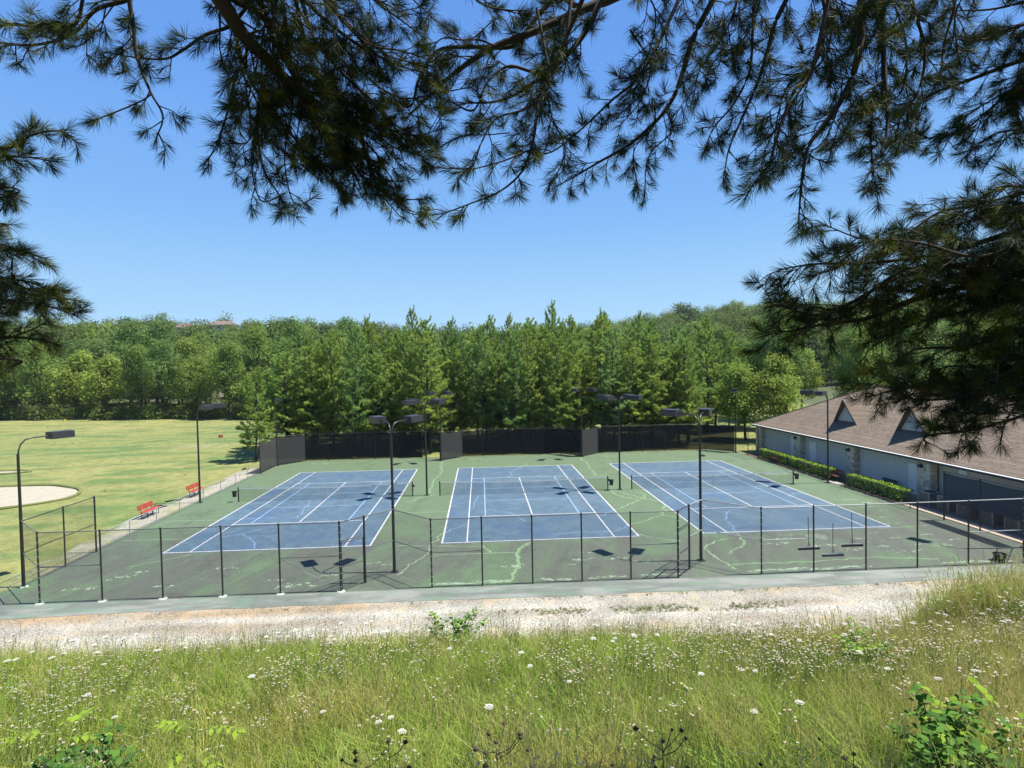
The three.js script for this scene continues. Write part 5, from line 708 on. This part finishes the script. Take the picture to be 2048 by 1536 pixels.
// ---------------------------------------------------------------- the pines over the viewpoint
const LIMBS = {"over":[[[[-4.38,11.37,40.73],[-4.33,11.29,40.62],[-4.28,11.2,40.51],[-4.21,11.14,40.41],[-4.11,11.05,40.3],[-4.04,10.96,40.19],[-3.94,10.82,40.09],[-3.87,10.69,39.98]],0.0414,0.0083,0.414,0.041,0],[[[-4.71,11.4,40.64],[-4.73,11.28,40.62],[-4.73,11.19,40.6],[-4.73,11.06,40.58],[-4.68,10.9,40.57],[-4.64,10.8,40.55],[-4.69,10.71,40.52]],0.0117,0.0028,0.179,0.062,0.2],[[[-4.7,10.92,40.52],[-4.74,10.89,40.52],[-4.89,10.83,40.51],[-4.99,10.79,40.51]],0.0041,0.0028,0.083,0.083,0.2],[[[-4.66,11.38,40.58],[-4.78,11.33,40.55],[-4.94,11.3,40.52],[-5.06,11.21,40.49],[-5.25,11.17,40.46],[-5.45,11.2,40.42],[-5.61,11.23,40.39]],0.0124,0.0034,0.221,0.045,0.1],[[[-4.8,11.31,40.78],[-4.85,11.2,40.75],[-4.9,11.12,40.72],[-5.03,11.12,40.69],[-5.23,11.15,40.65],[-5.4,11.15,40.61]],0.009,0.0028,0.193,0.045,0.1],[[[-4.36,11.33,40.39],[-4.51,11.27,40.38],[-4.63,11.19,40.38],[-4.7,11.16,40.37],[-4.83,11.16,40.37],[-4.99,11.19,40.36]],0.0097,0.0028,0.179,0.048,0.2],[[[-4.26,11.23,40.19],[-4.32,11.03,40.22],[-4.32,10.81,40.25],[-4.28,10.64,40.29],[-4.19,10.49,40.32],[-4.14,10.4,40.36]],0.0069,0.0028,0.207,0.062,0.1],[[[-4.32,11.26,40.32],[-4.4,11.08,40.32],[-4.45,10.88,40.33],[-4.51,10.73,40.33],[-4.55,10.67,40.33]],0.0069,0.0028,0.179,0.062,0.1],[[[-4.19,11.18,39.95],[-4.08,10.98,39.96],[-3.91,10.8,39.98],[-3.8,10.66,39.99],[-3.63,10.58,40.0],[-3.49,10.57,40.01]],0.0083,0.0028,0.207,0.062,0.1],[[[-4.12,11.55,39.94],[-3.96,11.32,39.96],[-3.73,11.09,39.98],[-3.57,10.88,39.99],[-3.46,10.77,40.0]],0.011,0.0028,0.31,0.055,0],[[[-4.16,11.63,40.32],[-3.97,11.42,40.3],[-3.78,11.28,40.28],[-3.58,11.19,40.26],[-3.43,11.16,40.24]],0.0124,0.0028,0.276,0.048,0.1],[[[-3.84,11.77,40.2],[-3.74,11.6,40.18],[-3.58,11.48,40.17],[-3.48,11.41,40.16]],0.0083,0.0028,0.241,0.055,0.2],[[[-3.31,11.71,40.3],[-3.23,11.59,40.29],[-3.15,11.51,40.27],[-3.02,11.48,40.27],[-2.92,11.49,40.25]],0.0069,0.0028,0.152,0.062,0.3],[[[-4.07,11.26,39.95],[-3.9,11.12,39.97],[-3.74,11.0,39.98],[-3.54,10.94,39.99],[-3.39,10.97,40.0]],0.0083,0.0028,0.31,0.055,0],[[[-4.47,11.27,39.93],[-4.3,11.04,39.95],[-4.17,10.87,39.96],[-4.05,10.75,39.97],[-3.97,10.63,39.98]],0.0083,0.0028,0.276,0.055,0]],"mid":[[[[-2.09,11.88,40.05],[-2.42,11.67,40.07],[-2.51,11.62,40.1],[-2.7,11.52,40.13],[-2.88,11.43,40.15],[-3.08,11.34,40.18],[-3.23,11.23,40.21],[-3.33,11.14,40.24],[-3.43,11.03,40.27],[-3.53,10.92,40.31]],0.031,0.0048,0.248,0.069,0.25],[[[-2.39,11.77,40.21],[-2.51,11.56,40.24],[-2.57,11.42,40.28],[-2.66,11.28,40.31],[-2.78,11.15,40.34],[-2.9,11.05,40.37],[-2.99,10.98,40.4],[-3.1,10.93,40.43],[-3.24,10.91,40.46]],0.0193,0.0041,0.235,0.062,0.2],[[[-3.08,11.32,40.22],[-3.16,11.35,40.22],[-3.26,11.35,40.22],[-3.36,11.35,40.23],[-3.42,11.29,40.23]],0.0055,0.0028,0.11,0.083,0.2],[[[-2.79,11.12,40.41],[-2.87,10.96,40.44],[-2.9,10.77,40.47],[-2.93,10.65,40.51],[-2.98,10.54,40.54],[-3.08,10.45,40.56],[-3.23,10.38,40.59],[-3.35,10.33,40.61]],0.0097,0.0028,0.186,0.062,0.1],[[[-2.93,10.65,40.55],[-3.06,10.59,40.57],[-3.18,10.55,40.59],[-3.28,10.52,40.61]],0.0041,0.0028,0.11,0.069,0.2],[[[-2.71,11.48,40.2],[-2.76,11.33,40.23],[-2.8,11.15,40.26],[-2.8,10.95,40.29],[-2.73,10.73,40.33],[-2.79,10.57,40.36]],0.0069,0.0028,0.179,0.062,0.1],[[[-1.75,11.85,40.07],[-1.83,11.67,40.08],[-1.94,11.47,40.09],[-2.02,11.24,40.1],[-2.07,11.12,40.12],[-2.15,11.0,40.13],[-2.33,10.84,40.13],[-2.52,10.73,40.14],[-2.66,10.65,40.14],[-2.75,10.6,40.15]],0.0193,0.0028,0.248,0.055,0.1],[[[-2.12,11.05,40.1],[-2.09,10.92,40.13],[-2.23,10.77,40.15],[-2.27,10.54,40.18]],0.0055,0.0028,0.152,0.062,0.1],[[[-2.3,11.51,40.05],[-2.19,11.31,40.06],[-2.25,11.11,40.06],[-2.37,10.97,40.06]],0.0069,0.0028,0.276,0.055,0],[[[-1.42,11.72,40.26],[-1.51,11.55,40.28],[-1.59,11.4,40.3],[-1.64,11.24,40.32],[-1.71,11.06,40.34],[-1.8,10.88,40.36],[-1.88,10.71,40.38],[-1.91,10.6,40.4]],0.0152,0.0028,0.235,0.055,0.05],[[[-1.81,11.63,40.38],[-1.84,11.43,40.38],[-1.92,11.27,40.38],[-2.03,11.12,40.38],[-2.07,10.97,40.39]],0.0083,0.0028,0.276,0.055,0],[[[-1.4,11.38,40.76],[-1.43,11.24,40.77],[-1.45,11.04,40.79],[-1.5,10.88,40.81],[-1.58,10.74,40.83],[-1.66,10.64,40.84],[-1.73,10.55,40.85],[-1.77,10.4,40.87],[-1.79,10.32,40.89],[-1.81,10.21,40.91]],0.0193,0.0028,0.235,0.048,0.05],[[[-1.21,11.48,40.62],[-1.25,11.31,40.66],[-1.27,11.14,40.69],[-1.29,10.91,40.73],[-1.3,10.79,40.76],[-1.33,10.62,40.79],[-1.38,10.53,40.82],[-1.46,10.42,40.85]],0.0152,0.0028,0.221,0.055,0.05],[[[-1.33,10.88,40.77],[-1.45,10.8,40.79],[-1.54,10.71,40.81],[-1.62,10.54,40.84]],0.0055,0.0028,0.152,0.062,0.1],[[[-1.44,11.58,40.47],[-1.41,11.38,40.46],[-1.43,11.19,40.46],[-1.53,10.99,40.44],[-1.63,10.85,40.43],[-1.7,10.7,40.41]],0.0097,0.0028,0.29,0.048,0],[[[-1.04,11.52,40.56],[-1.03,11.32,40.58],[-1.0,11.11,40.61],[-1.04,10.91,40.62],[-1.15,10.76,40.64],[-1.18,10.64,40.65]],0.0097,0.0028,0.248,0.055,0],[[[-0.74,11.56,40.51],[-0.75,11.38,40.49],[-0.78,11.24,40.47],[-0.79,11.07,40.45]],0.0097,0.0028,0.248,0.055,0]],"right":[[[[-0.06,10.4,40.72],[-0.4,10.31,40.7],[-0.57,10.23,40.7],[-0.82,10.15,40.69],[-1.04,10.1,40.67],[-1.35,10.07,40.66],[-1.59,10.07,40.65],[-1.74,10.05,40.64]],0.0193,0.0028,0.29,0.038,0],[[[-0.26,10.31,40.85],[-0.66,10.29,40.78],[-0.85,10.26,40.73],[-1.09,10.2,40.67]],0.0124,0.0028,0.235,0.041,0],[[[0.09,10.18,40.6],[-0.45,10.03,40.57],[-1.02,9.9,40.54],[-1.22,9.82,40.53],[-1.46,9.79,40.52],[-1.57,9.77,40.52],[-1.76,9.74,40.51]],0.0193,0.0028,0.29,0.038,0],[[[-0.12,9.97,40.73],[-0.55,9.88,40.67],[-0.88,9.82,40.62],[-1.03,9.78,40.58],[-1.21,9.68,40.54]],0.0138,0.0028,0.276,0.038,0],[[[0.19,9.79,40.48],[-0.32,9.75,40.45],[-0.61,9.67,40.43],[-0.92,9.65,40.42],[-0.96,9.6,40.42]],0.0138,0.0028,0.262,0.041,0],[[[0.26,9.58,40.42],[-0.26,9.48,40.39],[-0.56,9.4,40.38],[-0.89,9.4,40.36],[-0.91,9.45,40.36],[-1.09,9.41,40.35]],0.0097,0.0028,0.221,0.038,0.0],[[[0.03,9.48,40.61],[-0.46,9.31,40.59],[-0.74,9.24,40.58],[-0.97,9.21,40.57],[-0.96,9.18,40.57]],0.0097,0.0028,0.221,0.038,0],[[[-0.42,9.44,40.73],[-0.59,9.4,40.72],[-0.68,9.3,40.72],[-0.71,9.19,40.72]],0.0069,0.0028,0.124,0.083,0.3],[[[-0.05,9.68,40.67],[-0.45,9.59,40.61],[-0.61,9.49,40.56],[-0.77,9.44,40.5]],0.011,0.0028,0.221,0.041,0],[[[0.27,10.06,40.4],[-0.14,10.02,40.36],[-0.39,10.0,40.32],[-0.73,10.04,40.28]],0.011,0.0028,0.248,0.041,0],[[[0.55,11.46,40.2],[-0.06,11.3,40.18],[-0.35,11.2,40.16],[-0.63,11.09,40.15],[-0.72,10.98,40.15],[-1.06,10.86,40.13]],0.0152,0.0028,0.304,0.041,0],[[[0.44,11.04,40.25],[-0.12,10.89,40.24],[-0.33,10.84,40.25],[-0.51,10.7,40.27]],0.0083,0.0028,0.166,0.062,0],[[[0.49,11.34,40.2],[0.03,11.21,40.18],[-0.2,11.1,40.17],[-0.4,10.99,40.17]],0.011,0.0028,0.276,0.041,0],[[[0.27,11.51,40.29],[-0.12,11.46,40.24],[-0.34,11.4,40.19],[-0.48,11.34,40.15]],0.011,0.0028,0.29,0.041,0],[[[0.27,11.73,40.28],[-0.09,11.6,40.23],[-0.28,11.57,40.19],[-0.48,11.59,40.14]],0.011,0.0028,0.276,0.048,0]],"left":[[[[-5.93,10.71,40.32],[-5.68,10.73,40.33],[-5.44,10.75,40.34],[-5.38,10.79,40.35],[-5.23,10.81,40.35],[-5.15,10.75,40.36]],0.011,0.0028,0.152,0.041,0],[[[-5.86,10.66,40.39],[-5.64,10.67,40.38],[-5.41,10.68,40.37],[-5.26,10.66,40.36]],0.0083,0.0028,0.138,0.048,0],[[[-5.93,10.58,40.32],[-5.68,10.57,40.34],[-5.44,10.52,40.35],[-5.52,10.49,40.35]],0.0083,0.0028,0.138,0.055,0],[[[-6.05,10.33,40.25],[-5.75,10.29,40.27],[-5.5,10.24,40.29],[-5.49,10.24,40.29],[-5.38,10.2,40.29]],0.0138,0.0028,0.179,0.038,0],[[[-6.12,10.17,40.19],[-5.81,10.14,40.2],[-5.65,10.12,40.21],[-5.47,10.08,40.22],[-5.37,10.02,40.23]],0.0124,0.0028,0.193,0.038,0],[[[-6.06,10.03,40.26],[-5.76,10.0,40.28],[-5.55,9.99,40.29],[-5.37,9.96,40.3],[-5.23,9.91,40.31]],0.0138,0.0028,0.193,0.038,0],[[[-6.13,9.86,40.19],[-5.82,9.81,40.21],[-5.58,9.81,40.23],[-5.44,9.79,40.23],[-5.38,9.77,40.24]],0.0124,0.0028,0.179,0.041,0],[[[-6.0,9.75,40.34],[-5.7,9.71,40.36],[-5.44,9.68,40.38],[-5.49,9.66,40.37]],0.0097,0.0028,0.152,0.048,0],[[[-6.12,10.43,40.18],[-5.86,10.41,40.19],[-5.61,10.39,40.21],[-5.65,10.38,40.21]],0.0097,0.0028,0.166,0.041,0]]};
M.needleA = leafMat(1, 1, 1, { transmission: 0.22, roughness: 0.55 });
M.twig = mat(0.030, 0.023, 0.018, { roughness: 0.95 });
const needleTuft = [1, 2, 3, 4].map(s => {
  const r = mulberry(500 + s), g = new MB();
  for (let k = 0; k < 52; k++) {
    const a = r() * 6.28, t = Math.pow(r(), 1.2), o = -0.55 * t, el = mix(0.25, 1.25, t) * ur(r, 0.7, 1.15), L = ur(r, 0.75, 1.08), d = V(Math.cos(el), Math.sin(el) * Math.cos(a), Math.sin(el) * Math.sin(a)), n = V(ur(r, -1, 1), ur(r, -1, 1), ur(r, -1, 1)).cross(d).normalize().multiplyScalar(0.0105), m = d.clone().multiplyScalar(L * 0.55), e = d.clone().multiplyScalar(L); e.y -= 0.06 * L;
    const P = (v, q) => [o + v.x + n.x * q, v.y + n.y * q, v.z + n.z * q], z0 = V(0, 0, 0), k0 = g.v(...P(z0, -0.8)); g.v(...P(z0, 0.8)); g.v(...P(m, 1)); g.v(...P(m, -1)); g.v(...P(e, 0)); g.i.push(k0, k0 + 1, k0 + 2, k0, k0 + 2, k0 + 3, k0 + 3, k0 + 2, k0 + 4);
  }
  return g.geo();
});
function overheadPine(label, foot, topY, given, canopy, seed, extra, bias = 0) {
  const rg = mulberry(seed + 7), limbs = [...given]; given.forEach((l, k) => { for (let q = 0; q < extra(k); q++) { const o = [ur(rg, -0.16, 0.16) + bias, ur(rg, -0.06, 0.2), ur(rg, -0.16, 0.24)], b = [ur(rg, -0.09, 0.09), ur(rg, -0.09, 0.09)]; limbs.push([l[0].map(([x, y, z], i) => [x + o[0] + b[0] * Math.sin(i * 1.3 + k), y + o[1] + b[1] * Math.cos(i * 1.7 + k), z + o[2]]), Math.min(l[1] * 0.7, 0.02), l[2], l[3], l[4], l[5]]); } });
  const r = mulberry(seed), t = thing('white_pine', label, 'tree', [foot[0], groundY(foot[0], foot[1]), foot[1]]), base = t.position.clone(), mats = [[], [], [], []], cols = [[], [], [], []], X = V(1, 0, 0);
  const toL = p => p.clone().sub(base);
  const H = topY - base.y, trunk = part(t, 'trunk', new MB().tube([V(0, -0.4, 0), V(0.03, H * 0.25, 0), V(-0.03, H * 0.6, 0.03), V(0, H, 0)], [0.26, 0.22, 0.16, 0.04], 12), M.bark);
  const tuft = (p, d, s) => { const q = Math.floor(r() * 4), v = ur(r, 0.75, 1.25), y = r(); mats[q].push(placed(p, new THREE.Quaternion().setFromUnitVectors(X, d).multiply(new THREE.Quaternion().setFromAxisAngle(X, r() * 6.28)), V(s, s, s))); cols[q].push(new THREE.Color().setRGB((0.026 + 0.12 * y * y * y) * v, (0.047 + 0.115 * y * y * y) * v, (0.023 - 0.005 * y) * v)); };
  const rand = () => V(ur(r, -1, 1), ur(r, -1, 1), ur(r, -1, 1));
  function twigs(g, pts, r0, len, every, start, size, depth, droop) {
    const curve = new THREE.CatmullRomCurve3(pts, false, 'centripetal'), total = curve.getLength(), n = Math.max(1, Math.round(total * (1 - start) / every));
    for (let k = 0; k < n; k++) {
      const s = start + (1 - start) * (k + r()) / n, p = curve.getPointAt(Math.min(1, s)), tg = curve.getTangentAt(Math.min(1, s)), side = rand().cross(tg).normalize(); side.y *= 0.75;
      const d = tg.clone().multiplyScalar(0.75).addScaledVector(side, 0.85).add(V(0, -droop * 0.5, 0)).normalize(), L = len * ur(r, 0.45, 1.05) * (1 - 0.45 * s), e1 = p.clone().addScaledVector(d, L * 0.5).addScaledVector(rand(), 0.05 * L), d2 = d.clone().add(V(0, -droop, 0)).addScaledVector(rand(), 0.35).normalize(), e2 = e1.clone().addScaledVector(d2, L * 0.32), d3 = d2.clone().addScaledVector(rand(), 0.4).add(V(0, 0.12, 0)).normalize(), e3 = e2.clone().addScaledVector(d3, L * 0.2);
      const rr = Math.min(r0, 0.0025 + 0.008 * L * (depth ? 1 : 0.7)); g.tube([p, e1, e2, e3], [rr, rr * 0.8, rr * 0.6, 0.0022], depth ? 5 : 3, false); tuft(e3, d3, size * ur(r, 0.65, 1.2));
      if (depth > 0 && L > 0.07) twigs(g, [p, e1, e2, e3], rr, Math.min(0.15, L * 0.5), depth === 1 ? 0.054 : 0.058, 0.25, size, depth - 1, droop * 0.6);
      else if (r() < 0.25) tuft(e2, d2, size * 0.85);
    }
  }
  limbs.forEach(([raw, r0, r1, len, every, start]) => {
    const pts = raw.map(q => toL(V(...q))), n = pts.length, g = new MB(), a = pts[0]; let path = pts;
    if (r0 > 0.008) { const root = V(0, clamp(a.y + ur(r, 0.1, 0.9), 0.5, H * 0.9), 0), dirOut = pts[1].clone().sub(a).normalize(), mid = root.clone().lerp(a, 0.55).add(V(0, 0.35, 0)); const back = a.clone().addScaledVector(dirOut, -0.35).lerp(mid, 0.25); path = [root, mid, back, ...pts]; }
    const c = new THREE.CatmullRomCurve3(path, false, 'centripetal'), m = path.length * 5, P = c.getPoints(m), extra = path.length - n; g.tube(P, P.map((_, k) => { const s = clamp((k / m * (path.length - 1) - extra) / (n - 1)); return mix(k < extra * 5 ? r0 * 1.25 : r0, r1, s); }), r0 > 0.014 ? 9 : 6);
    twigs(g, pts, Math.max(r1, 0.003), len, every, start, 0.078, len > 0.2 ? 2 : 1, 0.22); tuft(pts[n - 1], pts[n - 1].clone().sub(pts[n - 2]).normalize(), 0.08);
    part(t, 'branch', g, M.twig);
  });
  // the crown above the picture
  const cg = new MB(); for (let k = 0; k < canopy.n; k++) {
    const y = ur(r, canopy.y0, canopy.y1) - base.y, a = ur(r, canopy.a0, canopy.a1), L = ur(r, 0.55, 1) * canopy.len * (1 - 0.55 * (y + base.y - canopy.y0) / (canopy.y1 - canopy.y0)), d = V(Math.cos(a), ur(r, -0.05, 0.2), Math.sin(a)), o = V(0, y, 0), pts = [0, 0.33, 0.66, 1].map(s => o.clone().addScaledVector(d, L * s).addScaledVector(rand(), 0.12 * s)); cg.tube(pts, [0.035, 0.025, 0.016, 0.006], 5, false);
    twigs(cg, pts, 0.008, 0.55, 0.16, 0.15, 0.15, 1, 0.1);
  }
  part(t, 'crown_branches', cg, M.twig);
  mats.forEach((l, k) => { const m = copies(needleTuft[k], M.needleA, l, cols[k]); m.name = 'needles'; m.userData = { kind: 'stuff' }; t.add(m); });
  console.log('pine', mats.map(l => l.length).join('+'));
}
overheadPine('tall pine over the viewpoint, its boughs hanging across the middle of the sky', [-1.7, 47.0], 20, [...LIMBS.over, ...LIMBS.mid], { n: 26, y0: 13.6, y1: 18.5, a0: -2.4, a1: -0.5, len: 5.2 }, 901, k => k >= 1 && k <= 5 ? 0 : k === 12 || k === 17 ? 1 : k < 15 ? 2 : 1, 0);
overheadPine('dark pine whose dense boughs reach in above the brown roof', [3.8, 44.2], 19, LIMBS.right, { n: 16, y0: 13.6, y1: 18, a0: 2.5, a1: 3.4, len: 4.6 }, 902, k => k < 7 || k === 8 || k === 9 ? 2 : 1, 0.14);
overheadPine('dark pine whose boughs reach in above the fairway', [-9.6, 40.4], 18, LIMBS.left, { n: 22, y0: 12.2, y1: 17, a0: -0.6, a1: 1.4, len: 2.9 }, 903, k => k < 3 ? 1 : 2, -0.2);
scene.fog = new THREE.FogExp2(0xcfe0ee, 0.00009);
renderer.render(scene, camera);
